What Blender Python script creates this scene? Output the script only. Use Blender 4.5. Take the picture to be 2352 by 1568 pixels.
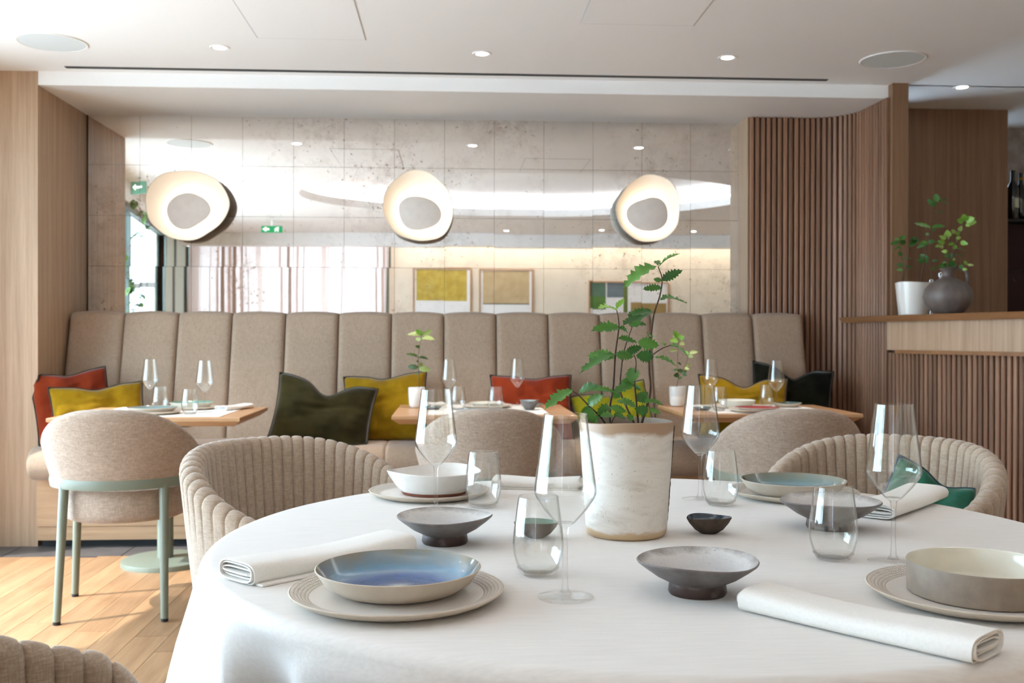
import bpy, bmesh, math, random
from math import sin, cos, pi, sqrt, radians as R
from mathutils import Vector, Matrix, Quaternion, noise
random.seed(7)
for o in list(bpy.data.objects): bpy.data.objects.remove(o)
SC = bpy.context.scene
COL = SC.collection

# ------------------------------------------------------------------ camera
F, YAW, PIT, ROLL, CX, CY, H = 2318.16, .0588, -.0037, .0016, 1176, 784, 1.1226
def ray(u, v):
    u -= CX; v -= CY
    c, s = cos(ROLL), sin(ROLL); u, v = u*c+v*s, -u*s+v*c
    x, y, z = u/F, -v/F, 1.0
    c, s = cos(PIT), sin(PIT); y, z = y*c+z*s, -y*s+z*c
    c, s = cos(YAW), sin(YAW); x, z = x*c+z*s, -x*s+z*c
    return Vector((x, z, y))
def onz(u, v, z):
    d = ray(u, v); return Vector((0, 0, H)) + d*((z-H)/d.z)
def ony(u, v, y):
    d = ray(u, v); return Vector((0, 0, H)) + d*(y/d.y)
f0 = ray(CX, CY); rt = (ray(CX+F, CY)-f0).normalized(); up = (ray(CX, CY-F)-f0).normalized(); f0.normalize()
camd = bpy.data.cameras.new('camera'); cam = bpy.data.objects.new('camera', camd); COL.objects.link(cam)
camd.sensor_width = 36; camd.lens = F/2352*36; camd.clip_start = .05
m = Matrix((rt, up, -f0)).transposed().to_4x4(); m.translation = (0, 0, H); cam.matrix_world = m
camd.dof.use_dof = True; camd.dof.focus_distance = 1.75; camd.dof.aperture_fstop = 9
SC.camera = cam

# ------------------------------------------------------------------ world, sun, exposure
SC.view_settings.view_transform = 'Standard'; SC.view_settings.look = 'None'
SC.view_settings.gamma = 1; SC.view_settings.use_curve_mapping = False
SC.view_settings.exposure = 0.52
W = bpy.data.worlds.new('world'); SC.world = W; W.use_nodes = True
W.node_tree.nodes['Background'].inputs[0].default_value = (.62, .81, 1.0, 1)
W.node_tree.nodes['Background'].inputs[1].default_value = 10
def light(name, kind, loc, energy, color=(1, 1, 1), **k):
    l = bpy.data.lights.new(name, kind); l.energy = energy; l.color = color
    for a, b in k.items(): setattr(l, a, b)
    o = bpy.data.objects.new(name, l); COL.objects.link(o); o.location = loc; return o
sun = light('sun', 'SUN', (-6, 0, 6), 5.5, (1, .97, .94), angle=R(.6))
sun.rotation_euler = Vector((.80, .36, -1.05)).to_track_quat('-Z', 'Y').to_euler()
try:
    SC.cycles.caustics_reflective = False; SC.cycles.caustics_refractive = False
    SC.cycles.sample_clamp_indirect = 6; SC.cycles.max_bounces = 10; SC.cycles.use_adaptive_sampling = True; SC.cycles.adaptive_threshold = .02; SC.cycles.transparent_max_bounces = 24
    SC.cycles.diffuse_bounces = 5; SC.cycles.glossy_bounces = 6; SC.cycles.transmission_bounces = 10
    SC.cycles.use_denoising = True
except Exception: pass

# ------------------------------------------------------------------ materials
def srgb(r, g, b):
    f = lambda c: (c/255/12.92) if c/255 <= .04045 else ((c/255+.055)/1.055)**2.4
    return (f(r), f(g), f(b), 1)
def newmat(name):
    m = bpy.data.materials.new(name); m.use_nodes = True
    nt = m.node_tree; return m, nt, nt.nodes['Principled BSDF']
def N(nt, t, **k):
    n = nt.nodes.new(t)
    for a, b in k.items():
        if a == 'i':
            for q, w in b.items(): n.inputs[q].default_value = w
        else: setattr(n, a, b)
    return n
def mapping(nt, scale, coord='Object', rnd=False):
    tc = N(nt, 'ShaderNodeTexCoord'); mp = N(nt, 'ShaderNodeMapping', i={'Scale': scale})
    nt.links.new(tc.outputs[coord], mp.inputs['Vector'])
    if rnd:
        oi = N(nt, 'ShaderNodeObjectInfo'); vm = N(nt, 'ShaderNodeVectorMath', operation='SCALE', i={0: (13, 7, 5)})
        nt.links.new(oi.outputs['Random'], vm.inputs['Scale']); nt.links.new(vm.outputs[0], mp.inputs['Location'])
    return mp
def noise_tex(nt, mp, scale=1, detail=4, rough=.55, dist=0):
    n = N(nt, 'ShaderNodeTexNoise', i={'Scale': scale, 'Detail': detail, 'Roughness': rough, 'Distortion': dist})
    nt.links.new(mp.outputs[0], n.inputs['Vector']); return n
def ramp(nt, src, stops):
    r = N(nt, 'ShaderNodeValToRGB'); e = r.color_ramp.elements
    while len(e) < len(stops): e.new(.5)
    for k, (p, c) in zip(e, stops): k.position = p; k.color = c
    nt.links.new(src, r.inputs[0]); return r
def bump(nt, b, src, strength, dist=.01):
    n = N(nt, 'ShaderNodeBump', i={'Strength': strength, 'Distance': dist})
    nt.links.new(src, n.inputs['Height']); nt.links.new(n.outputs[0], b.inputs['Normal']); return n
def plain(name, c, rough=.5, metal=0, spec=.5, c2=None, scale=8, stretch=(1, 1, 1), bmp=0, bdist=.005, sheen=0, coat=0, rnd=False, detail=4, lo=.3, hi=.7):
    m, nt, b = newmat(name)
    b.inputs['Base Color'].default_value = c; b.inputs['Roughness'].default_value = rough
    b.inputs['Metallic'].default_value = metal; b.inputs['Specular IOR Level'].default_value = spec
    b.inputs['Sheen Weight'].default_value = sheen; b.inputs['Coat Weight'].default_value = coat; b.inputs['Coat Roughness'].default_value = .06
    if sheen: b.inputs['Sheen Roughness'].default_value = .4
    if c2 or bmp:
        mp = mapping(nt, stretch, rnd=rnd); n = noise_tex(nt, mp, scale, detail)
        if c2:
            r = ramp(nt, n.outputs[0], [(lo, c), (hi, c2)]); nt.links.new(r.outputs[0], b.inputs['Base Color'])
        if bmp: bump(nt, b, n.outputs[0], bmp, bdist)
    return m
def wood(name, dark, light_, stretch, scale=1, rough=.45, vary=.25, fine=6):
    m, nt, b = newmat(name)
    mp = mapping(nt, stretch, rnd=vary > 0)
    n1 = noise_tex(nt, mp, scale, 5, .6, .4); n2 = noise_tex(nt, mp, scale*fine, 3, .7)
    mx = N(nt, 'ShaderNodeMath', operation='MULTIPLY_ADD', i={1: .35}); nt.links.new(n2.outputs[0], mx.inputs[0])
    m2 = N(nt, 'ShaderNodeMath', operation='MULTIPLY', i={1: .65}); nt.links.new(n1.outputs[0], m2.inputs[0]); nt.links.new(m2.outputs[0], mx.inputs[2])
    r = ramp(nt, mx.outputs[0], [(.32, dark), (.68, light_)])
    out = r.outputs[0]
    if vary:
        oi = N(nt, 'ShaderNodeObjectInfo'); mr = N(nt, 'ShaderNodeMapRange', i={3: 1-vary, 4: 1+vary*.6}); nt.links.new(oi.outputs['Random'], mr.inputs[0])
        hs = N(nt, 'ShaderNodeHueSaturation'); nt.links.new(mr.outputs[0], hs.inputs['Value']); nt.links.new(out, hs.inputs['Color']); out = hs.outputs[0]
    nt.links.new(out, b.inputs['Base Color']); b.inputs['Roughness'].default_value = rough
    bump(nt, b, n2.outputs[0], .08, .002); return m
def linen(name, c1, c2, scale=260, sheen=.25, bmp=.35, blotch=None):
    m, nt, b = newmat(name)
    a = noise_tex(nt, mapping(nt, (1, 1, .12)), scale, 2); c = noise_tex(nt, mapping(nt, (.12, .12, 1)), scale, 2)
    mx = N(nt, 'ShaderNodeMath', operation='ADD'); nt.links.new(a.outputs[0], mx.inputs[0]); nt.links.new(c.outputs[0], mx.inputs[1])
    big = noise_tex(nt, mapping(nt, (1, 1, 1)), 7, 4)
    m3 = N(nt, 'ShaderNodeMath', operation='MULTIPLY_ADD', i={1: .45}); nt.links.new(big.outputs[0], m3.inputs[0]); nt.links.new(mx.outputs[0], m3.inputs[2])
    r = ramp(nt, m3.outputs[0], [(.98, c1), (1.0, c2)])
    md = N(nt, 'ShaderNodeMapRange', i={1: .85, 2: 1.6}); nt.links.new(m3.outputs[0], md.inputs[0]); nt.links.new(md.outputs[0], r.inputs[0])
    r.color_ramp.elements[0].position = .2; r.color_ramp.elements[1].position = .8
    nt.links.new(r.outputs[0], b.inputs['Base Color']); b.inputs['Roughness'].default_value = .9
    b.inputs['Sheen Weight'].default_value = sheen; b.inputs['Specular IOR Level'].default_value = .2
    bump(nt, b, mx.outputs[0], bmp, .001); return m
def emit(name, c, s):
    m = bpy.data.materials.new(name); m.use_nodes = True; nt = m.node_tree; nt.nodes.clear()
    e = N(nt, 'ShaderNodeEmission', i={0: c, 1: s}); o = N(nt, 'ShaderNodeOutputMaterial'); nt.links.new(e.outputs[0], o.inputs[0]); return m
def thin_glass(name, tint=(1, 1, 1, 1), f0=.05, edge=.55, dark=.5):
    m = bpy.data.materials.new(name); m.use_nodes = True; nt = m.node_tree; nt.nodes.clear()
    t = N(nt, 'ShaderNodeBsdfTransparent', i={0: tint}); g = N(nt, 'ShaderNodeBsdfGlossy', i={0: (1, 1, 1, 1), 1: .01})
    lw = N(nt, 'ShaderNodeLayerWeight', i={0: .5})
    pw = N(nt, 'ShaderNodeMath', operation='POWER', i={1: 3.2}); nt.links.new(lw.outputs['Facing'], pw.inputs[0])
    ma = N(nt, 'ShaderNodeMath', operation='MULTIPLY_ADD', i={1: edge, 2: f0}); nt.links.new(pw.outputs[0], ma.inputs[0])
    mx = N(nt, 'ShaderNodeMixShader'); o = N(nt, 'ShaderNodeOutputMaterial')
    # edge of a thin wall absorbs a little as the path through it grows longer
    r = ramp(nt, lw.outputs['Facing'], [(.6, tint), (1, (dark, dark*1.02, dark*1.01, 1))]); nt.links.new(r.outputs[0], t.inputs[0])
    nt.links.new(ma.outputs[0], mx.inputs[0]); nt.links.new(t.outputs[0], mx.inputs[1]); nt.links.new(g.outputs[0], mx.inputs[2]); nt.links.new(mx.outputs[0], o.inputs[0]); return m

M = {}
M['white'] = plain('white_paint', srgb(236, 234, 232), .6)
M['ceil'] = plain('ceiling_plaster', srgb(243, 241, 240), .55)
M['grille'] = plain('speaker_grille', srgb(214, 219, 220), .6)
M['shadowgap'] = plain('grey_gap', srgb(196, 194, 194), .7)
M['black'] = plain('black_gap', srgb(18, 18, 20), .6)
M['wall'] = plain('cream_wall', srgb(232, 220, 202), .7, c2=srgb(226, 212, 192), scale=5)
OAKD, OAKL = srgb(162, 130, 102), srgb(196, 166, 138)
M['oak'] = wood('oak_veneer_panel', OAKD, OAKL, (26, 26, .7), 1.3, .5, 0)
M['oak_rail'] = wood('oak_horizontal', srgb(170, 132, 98), srgb(198, 160, 122), (1.2, 26, 26), 1.3, .5, 0)
M['slat'] = wood('walnut_slat', srgb(112, 78, 58), srgb(164, 124, 98), (40, 40, .8), 1.4, .5, .3)
M['slatback'] = wood('walnut_backing', srgb(60, 38, 26), srgb(82, 54, 38), (40, 40, .8), 1.4, .6, 0)
M['walnut'] = wood('walnut_panel', srgb(106, 74, 50), srgb(138, 102, 74), (24, 24, .6), 1.4, .5, 0)
M['ledge'] = wood('ledge_wood', srgb(128, 86, 54), srgb(160, 114, 76), (20, 1.2, 20), 1.4, .4, 0)
M['tabletop'] = wood('table_oak', srgb(170, 126, 90), srgb(200, 156, 114), (1.3, 24, 24), 1.4, .4, .08)
M['plank'] = wood('floor_oak', srgb(144, 106, 74), srgb(184, 144, 106), (15, .9, 15), 1.2, .42, .16)
M['stone'] = plain('grey_stone', srgb(96, 90, 88), .5, c2=srgb(78, 74, 74), scale=6)
M['linen'] = linen('sofa_linen', srgb(148, 126, 108), srgb(168, 146, 126), 420)
M['chairlinen'] = linen('chair_chenille', srgb(150, 131, 116), srgb(180, 160, 143), 330, .3)
M['pleat'] = linen('pleated_velvet', srgb(154, 133, 114), srgb(178, 158, 138), 420, .4, .2)
M['sage'] = plain('sage_metal', srgb(118, 124, 110), .38, .0, .5)
M['rubber'] = plain('black_rubber', srgb(22, 24, 24), .6)
M['cloth'] = plain('white_tablecloth', srgb(229, 224, 219), .85, c2=srgb(220, 215, 210), scale=220, stretch=(.06, 1, 1), bmp=.25, bdist=.001, sheen=.1)
M['napkin'] = plain('white_napkin', srgb(237, 234, 229), .9, c2=srgb(231, 227, 221), scale=300, bmp=.15, bdist=.001)
M['runner'] = plain('white_runner', srgb(242, 238, 232), .9, c2=srgb(236, 231, 224), scale=240, bmp=.15, bdist=.001)
def velvet(name, a, b): return plain(name, srgb(*a), .95, c2=srgb(*b), scale=9, bmp=.3, bdist=.006, sheen=.25, spec=.08)
M['rust'] = velvet('rust_linen', (116, 40, 18), (140, 54, 28))
M['mustard'] = velvet('mustard_linen', (122, 92, 10), (150, 116, 18))
M['olive'] = velvet('dark_olive_velvet', (36, 32, 14), (52, 46, 22))
M['lime'] = velvet('lime_velvet', (108, 104, 14), (146, 140, 28))
M['darkgreen'] = velvet('black_green_velvet', (16, 16, 10), (26, 26, 16))
M['teal'] = velvet('teal_velvet', (34, 84, 66), (60, 112, 92))
M['piping'] = plain('dark_piping', srgb(38, 32, 24), .8)
M['tealpipe'] = plain('blue_piping', srgb(30, 66, 84), .8)
M['glass'] = thin_glass('thin_glass', (.985, .99, .985, 1), .05, .6, .6)
M['footglass'] = thin_glass('foot_glass', (.995, .995, .995, 1), .03, .3, .86)
M['pane'] = thin_glass('window_pane', (.97, .985, .98, 1), .03, .5)
m, nt, b = newmat('solid_glass'); b.inputs['Transmission Weight'].default_value = 1; b.inputs['Roughness'].default_value = 0; b.inputs['IOR'].default_value = 1.45
lw = N(nt, 'ShaderNodeLayerWeight', i={0: .5}); tr_ = N(nt, 'ShaderNodeBsdfTransparent'); mx_ = N(nt, 'ShaderNodeMixShader')
r_ = ramp(nt, lw.outputs['Facing'], [(.1, (.06, .06, .06, 1)), (.9, (.42, .42, .42, 1))]); nt.links.new(r_.outputs[0], mx_.inputs[0])
nt.links.new(tr_.outputs[0], mx_.inputs[1]); nt.links.new(b.outputs[0], mx_.inputs[2]); nt.links.new(mx_.outputs[0], nt.nodes['Material Output'].inputs[0])
M['solidglass'] = m
M['soil'] = plain('dark_soil', srgb(58, 46, 36), .95, c2=srgb(90, 76, 62), scale=90, bmp=.8)
M['stem'] = plain('woody_stem', srgb(92, 70, 52), .8, c2=srgb(66, 48, 38), scale=60, bmp=.4)
M['greenstem'] = plain('green_stem', srgb(112, 120, 70), .7)
def leafmat(name, a, b):
    m, nt, bs = newmat(name)
    oi = N(nt, 'ShaderNodeObjectInfo'); r = ramp(nt, oi.outputs['Random'], [(0, srgb(*a)), (1, srgb(*b))])
    nt.links.new(r.outputs[0], bs.inputs['Base Color']); bs.inputs['Roughness'].default_value = .38
    bs.inputs['Specular IOR Level'].default_value = .45
    tr = N(nt, 'ShaderNodeBsdfTranslucent'); nt.links.new(r.outputs[0], tr.inputs[0])
    mx = N(nt, 'ShaderNodeMixShader', i={0: .28}); nt.links.new(bs.outputs[0], mx.inputs[1]); nt.links.new(tr.outputs[0], mx.inputs[2])
    nt.links.new(mx.outputs[0], nt.nodes['Material Output'].inputs[0]); return m
M['leaf'] = leafmat('glossy_leaf', (50, 96, 40), (92, 140, 58))
M['leafbright'] = leafmat('young_leaf', (120, 170, 60), (160, 200, 100))
M['leafdark'] = leafmat('dark_leaf', (48, 78, 34), (90, 120, 56))
M['leafpale'] = leafmat('pale_leaf', (140, 160, 90), (196, 206, 130))
# ceramics
def pot_mat():
    m, nt, b = newmat('stoneware_white_glaze')
    tc = N(nt, 'ShaderNodeTexCoord'); sp = N(nt, 'ShaderNodeSeparateXYZ'); nt.links.new(tc.outputs['Object'], sp.inputs[0])
    mp = mapping(nt, (1, 1, 3)); n = noise_tex(nt, mp, 9, 5, .6, .6)
    r = ramp(nt, n.outputs[0], [(.3, srgb(200, 190, 178)), (.5, srgb(226, 219, 210)), (.7, srgb(214, 206, 196))])
    n2 = noise_tex(nt, mapping(nt, (1, 1, 1)), 220, 2); r2 = ramp(nt, n2.outputs[0], [(.28, (.35, .3, .25, 1)), (.34, (1, 1, 1, 1))])
    mu = N(nt, 'ShaderNodeMix', data_type='RGBA', blend_type='MULTIPLY', i={0: .5}); nt.links.new(r.outputs[0], mu.inputs[6]); nt.links.new(r2.outputs[0], mu.inputs[7])
    # bare brown clay at the lip and at the foot
    wob = N(nt, 'ShaderNodeMath', operation='MULTIPLY_ADD', i={1: .03}); nt.links.new(n.outputs[0], wob.inputs[0]); nt.links.new(sp.outputs[2], wob.inputs[2])
    lip = N(nt, 'ShaderNodeMapRange', i={1: .205, 2: .213}); nt.links.new(wob.outputs[0], lip.inputs[0])
    mx = N(nt, 'ShaderNodeMix', data_type='RGBA'); mx.inputs[7].default_value = srgb(168, 138, 112)
    nt.links.new(lip.outputs[0], mx.inputs[0]); nt.links.new(mu.outputs[2], mx.inputs[6])
    ft = N(nt, 'ShaderNodeMapRange', i={1: .032, 2: .026}); nt.links.new(wob.outputs[0], ft.inputs[0])
    mx2 = N(nt, 'ShaderNodeMix', data_type='RGBA'); mx2.inputs[7].default_value = srgb(198, 170, 134)
    nt.links.new(ft.outputs[0], mx2.inputs[0]); nt.links.new(mx.outputs[2], mx2.inputs[6])
    nt.links.new(mx2.outputs[2], b.inputs['Base Color']); b.inputs['Roughness'].default_value = .42; bump(nt, b, n.outputs[0], .15, .004); return m
M['pot'] = pot_mat()
def radial(name, stops, rmax, rough=.18, swirl=.12, coat=0, spots=0):
    m, nt, b = newmat(name)
    tc = N(nt, 'ShaderNodeTexCoord'); sp = N(nt, 'ShaderNodeSeparateXYZ'); nt.links.new(tc.outputs['Object'], sp.inputs[0])
    cb = N(nt, 'ShaderNodeCombineXYZ'); nt.links.new(sp.outputs[0], cb.inputs[0]); nt.links.new(sp.outputs[1], cb.inputs[1])
    ln = N(nt, 'ShaderNodeVectorMath', operation='LENGTH'); nt.links.new(cb.outputs[0], ln.inputs[0])
    dv = N(nt, 'ShaderNodeMath', operation='DIVIDE', i={1: rmax}); nt.links.new(ln.outputs['Value'], dv.inputs[0])
    n = noise_tex(nt, mapping(nt, (1, 1, 1)), 22, 5, .65)
    ma = N(nt, 'ShaderNodeMath', operation='MULTIPLY_ADD', i={1: swirl}); nt.links.new(n.outputs[0], ma.inputs[0]); nt.links.new(dv.outputs[0], ma.inputs[2])
    sb = N(nt, 'ShaderNodeMath', operation='SUBTRACT', i={1: swirl/2}); nt.links.new(ma.outputs[0], sb.inputs[0])
    r = ramp(nt, sb.outputs[0], stops); out = r.outputs[0]
    if spots:
        n2 = noise_tex(nt, mapping(nt, (1, 1, 1)), 260, 2); r2 = ramp(nt, n2.outputs[0], [(.3, (.4, .38, .36, 1)), (.37, (1, 1, 1, 1))])
        mu = N(nt, 'ShaderNodeMix', data_type='RGBA', blend_type='MULTIPLY', i={0: spots}); nt.links.new(out, mu.inputs[6]); nt.links.new(r2.outputs[0], mu.inputs[7]); out = mu.outputs[2]
    nt.links.new(out, b.inputs['Base Color']); b.inputs['Roughness'].default_value = rough; b.inputs['Coat Weight'].default_value = coat; b.inputs['Coat Roughness'].default_value = .05
    wv = N(nt, 'ShaderNodeMath', operation='SINE'); ml = N(nt, 'ShaderNodeMath', operation='MULTIPLY', i={1: 900}); nt.links.new(ln.outputs['Value'], ml.inputs[0]); nt.links.new(ml.outputs[0], wv.inputs[0])
    bump(nt, b, wv.outputs[0], .05, .001); return m
M['blueglaze'] = radial('blue_glaze', [(0, srgb(196, 198, 196)), (.12, srgb(138, 146, 168)), (.25, srgb(78, 100, 152)), (.55, srgb(72, 104, 160)), (.82, srgb(104, 148, 176)), (1, srgb(138, 132, 116))], .118, .1, .25, .6)
M['blueglaze2'] = radial('blue_green_glaze', [(0, srgb(86, 118, 150)), (.5, srgb(84, 116, 148)), (.85, srgb(104, 136, 140)), (1, srgb(130, 128, 112))], .118, .1, .2, .6)
M['clay'] = plain('bare_clay', srgb(206, 193, 176), .7, c2=srgb(196, 182, 164), scale=30)
M['charger'] = plain('charger_glaze', srgb(228, 222, 215), .35, c2=srgb(218, 210, 203), scale=10)
def stipple(name, c, dark):
    m, nt, b = newmat(name)
    tc = N(nt, 'ShaderNodeTexCoord'); sp = N(nt, 'ShaderNodeSeparateXYZ'); nt.links.new(tc.outputs['Object'], sp.inputs[0])
    cb = N(nt, 'ShaderNodeCombineXYZ'); nt.links.new(sp.outputs[0], cb.inputs[0]); nt.links.new(sp.outputs[1], cb.inputs[1])
    ln = N(nt, 'ShaderNodeVectorMath', operation='LENGTH'); nt.links.new(cb.outputs[0], ln.inputs[0])
    at = N(nt, 'ShaderNodeMath', operation='ARCTAN2'); nt.links.new(sp.outputs[1], at.inputs[0]); nt.links.new(sp.outputs[0], at.inputs[1])
    def absin(src, k):
        a_ = N(nt, 'ShaderNodeMath', operation='MULTIPLY', i={1: k}); nt.links.new(src, a_.inputs[0]); s_ = N(nt, 'ShaderNodeMath', operation='SINE'); nt.links.new(a_.outputs[0], s_.inputs[0])
        q_ = N(nt, 'ShaderNodeMath', operation='ABSOLUTE'); nt.links.new(s_.outputs[0], q_.inputs[0]); return q_
    p1, p2 = absin(at.outputs[0], 75), absin(ln.outputs['Value'], 620)
    mu = N(nt, 'ShaderNodeMath', operation='MULTIPLY'); nt.links.new(p1.outputs[0], mu.inputs[0]); nt.links.new(p2.outputs[0], mu.inputs[1])
    r = ramp(nt, mu.outputs[0], [(.1, dark), (.5, c)]); nt.links.new(r.outputs[0], b.inputs['Base Color']); b.inputs['Roughness'].default_value = .4
    bump(nt, b, mu.outputs[0], .8, .0025); return m
M['rimtex'] = stipple('embossed_rim', srgb(226, 218, 209), srgb(200, 187, 173))
M['greyglaze'] = radial('grey_satin_glaze', [(0, srgb(200, 197, 195)), (.5, srgb(182, 180, 180)), (.85, srgb(204, 201, 198)), (1, srgb(146, 140, 136))], .088, .38, .5, .1, .6)
M['greyunder'] = plain('grey_underglaze', srgb(124, 118, 116), .4, c2=srgb(90, 82, 80), scale=30, coat=.1)
M['brownfoot'] = plain('dark_brown_foot', srgb(62, 44, 38), .45, c2=srgb(120, 112, 108), scale=40, lo=.5, hi=.75)
M['speckwhite'] = plain('speckled_white_glaze', srgb(232, 228, 222), .25, c2=srgb(216, 210, 203), scale=14, coat=.3)
M['redclay'] = plain('red_clay', srgb(128, 74, 54), .8)
M['creaminside'] = plain('cream_glaze', srgb(226, 222, 208), .15, c2=srgb(214, 208, 192), scale=12, coat=.5)
M['taupe'] = plain('taupe_stoneware', srgb(142, 126, 110), .6, c2=srgb(128, 112, 98), scale=50, bmp=.1)
M['taupe2'] = plain('dark_run', srgb(84, 66, 52), .5)
M['darkclay'] = plain('dark_rough_clay', srgb(84, 72, 62), .8, c2=srgb(64, 54, 46), scale=50, bmp=.3)
M['navyglaze'] = plain('navy_glaze', srgb(34, 52, 74), .12, c2=srgb(62, 84, 104), scale=30, coat=.6)
M['jadeglaze'] = plain('jade_glaze', srgb(120, 156, 140), .2, c2=srgb(98, 132, 120), scale=30, coat=.4)
M['darkgreenglaze'] = plain('dark_green_glaze', srgb(52, 76, 76), .2, c2=srgb(82, 104, 104), scale=30, coat=.4)
M['redglaze'] = plain('red_glaze', srgb(170, 70, 74), .2, c2=srgb(154, 56, 62), scale=20, coat=.4)
M['greyblue'] = plain('grey_blue_glaze', srgb(150, 164, 166), .3)
M['cupgrey'] = plain('pale_grey_glaze', srgb(200, 196, 190), .4)
M['greyrough'] = plain('rough_grey_clay', srgb(128, 124, 122), .6, c2=srgb(96, 92, 90), scale=40)
M['plaster'] = plain('lamp_ceramic', srgb(238, 228, 214), .7, bmp=.25, scale=14, bdist=.004)
M['lampdisc'] = plain('lamp_disc_ceramic', srgb(220, 210, 202), .7, c2=srgb(212, 201, 193), scale=20)
M['lampglow'] = emit('lamp_led', (1, .86, .68, 1), 9)
M['led'] = emit('ceiling_led', (.92, .95, 1, 1), 9)
M['cove'] = emit('cove_led', (1, .92, .80, 1), 9)
M['down'] = emit('downlight_lens', (1, .95, .88, 1), 30)
M['exitgreen'] = emit('exit_green', srgb(24, 160, 100), 1.0)
M['exitpale'] = plain('pale_exit_panel', srgb(120, 190, 164), .3)
M['exitwhite'] = emit('exit_white', (1, 1, 1, 1), 1.6)
M['framegreen'] = plain('dark_green_frame', srgb(72, 84, 76), .4)
M['palegreen'] = plain('pale_green_panel', srgb(206, 220, 208), .5)
M['darkbottle'] = plain('bottle_glass', srgb(12, 14, 10), .08, coat=.5)
M['label'] = plain('bottle_label', srgb(176, 178, 150), .7)
def marble():
    m, nt, b = newmat('oxblood_marble')
    n = noise_tex(nt, mapping(nt, (1, 1, 1)), 7, 7, .7, 1.4)
    r = ramp(nt, n.outputs[0], [(.0, srgb(30, 6, 6)), (.60, srgb(46, 10, 10)), (.66, srgb(96, 56, 52)), (.71, srgb(170, 140, 130)), (.75, srgb(44, 10, 10))])
    nt.links.new(r.outputs[0], b.inputs['Base Color']); b.inputs['Roughness'].default_value = .4; b.inputs['Specular IOR Level'].default_value = .2; return m
M['marble'] = marble()
M['plasterdirty'] = plain('aged_plaster', srgb(170, 158, 150), .8, c2=srgb(120, 108, 100), scale=9)
M['jug'] = plain('jug_stoneware', srgb(86, 76, 72), .5, c2=srgb(112, 100, 94), scale=20, stretch=(1, 1, .3))
def mirror_mat():
    m = bpy.data.materials.new('antique_mirror'); m.use_nodes = True; nt = m.node_tree; nt.nodes.clear()
    mp = N(nt, 'ShaderNodeMapping'); gp = N(nt, 'ShaderNodeNewGeometry'); nt.links.new(gp.outputs['Position'], mp.inputs[0])
    big = noise_tex(nt, mp, 1.7, 4, .6); fine = noise_tex(nt, mp, 46, 3, .6); mid = noise_tex(nt, mp, 9, 5, .7)
    rb = ramp(nt, big.outputs[0], [(.42, (0, 0, 0, 1)), (.7, (1, 1, 1, 1))])
    th = N(nt, 'ShaderNodeMath', operation='MULTIPLY_ADD', i={1: .12}); nt.links.new(rb.outputs[0], th.inputs[0]); nt.links.new(fine.outputs[0], th.inputs[2])
    rf = ramp(nt, th.outputs[0], [(.70, (0, 0, 0, 1)), (.77, (.5, .5, .5, 1))])
    rm = ramp(nt, mid.outputs[0], [(.45, (0, 0, 0, 1)), (.8, (.62, .62, .62, 1))])
    pm = N(nt, 'ShaderNodeMath', operation='MULTIPLY'); nt.links.new(rm.outputs[0], pm.inputs[0]); nt.links.new(rb.outputs[0], pm.inputs[1])
    ad = N(nt, 'ShaderNodeMath', operation='ADD'); nt.links.new(rf.outputs[0], ad.inputs[0]); nt.links.new(pm.outputs[0], ad.inputs[1])
    a2 = N(nt, 'ShaderNodeMath', operation='ADD', i={1: .07}, use_clamp=True); nt.links.new(ad.outputs[0], a2.inputs[0])
    g = N(nt, 'ShaderNodeBsdfGlossy', i={0: (.96, .955, .94, 1), 1: .012}); d = N(nt, 'ShaderNodeBsdfDiffuse', i={0: srgb(160, 132, 110)})
    mx = N(nt, 'ShaderNodeMixShader'); o = N(nt, 'ShaderNodeOutputMaterial')
    nt.links.new(a2.outputs[0], mx.inputs[0]); nt.links.new(g.outputs[0], mx.inputs[1]); nt.links.new(d.outputs[0], mx.inputs[2]); nt.links.new(mx.outputs[0], o.inputs[0]); return m
M['mirror'] = mirror_mat()
def curtain_mat():
    m = bpy.data.materials.new('sheer_curtain'); m.use_nodes = True; nt = m.node_tree; nt.nodes.clear()
    c = srgb(206, 180, 168); d = N(nt, 'ShaderNodeBsdfDiffuse', i={0: c}); t = N(nt, 'ShaderNodeBsdfTranslucent', i={0: c}); tp = N(nt, 'ShaderNodeBsdfTransparent')
    a = N(nt, 'ShaderNodeMixShader', i={0: .22}); b = N(nt, 'ShaderNodeMixShader', i={0: .03}); o = N(nt, 'ShaderNodeOutputMaterial')
    nt.links.new(d.outputs[0], a.inputs[1]); nt.links.new(t.outputs[0], a.inputs[2]); nt.links.new(a.outputs[0], b.inputs[1]); nt.links.new(tp.outputs[0], b.inputs[2]); nt.links.new(b.outputs[0], o.inputs[0]); return m
M['curtain'] = curtain_mat()
M['pave'] = plain('terrace_paving', srgb(234, 234, 232), .8, c2=srgb(224, 224, 222), scale=3)

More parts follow.
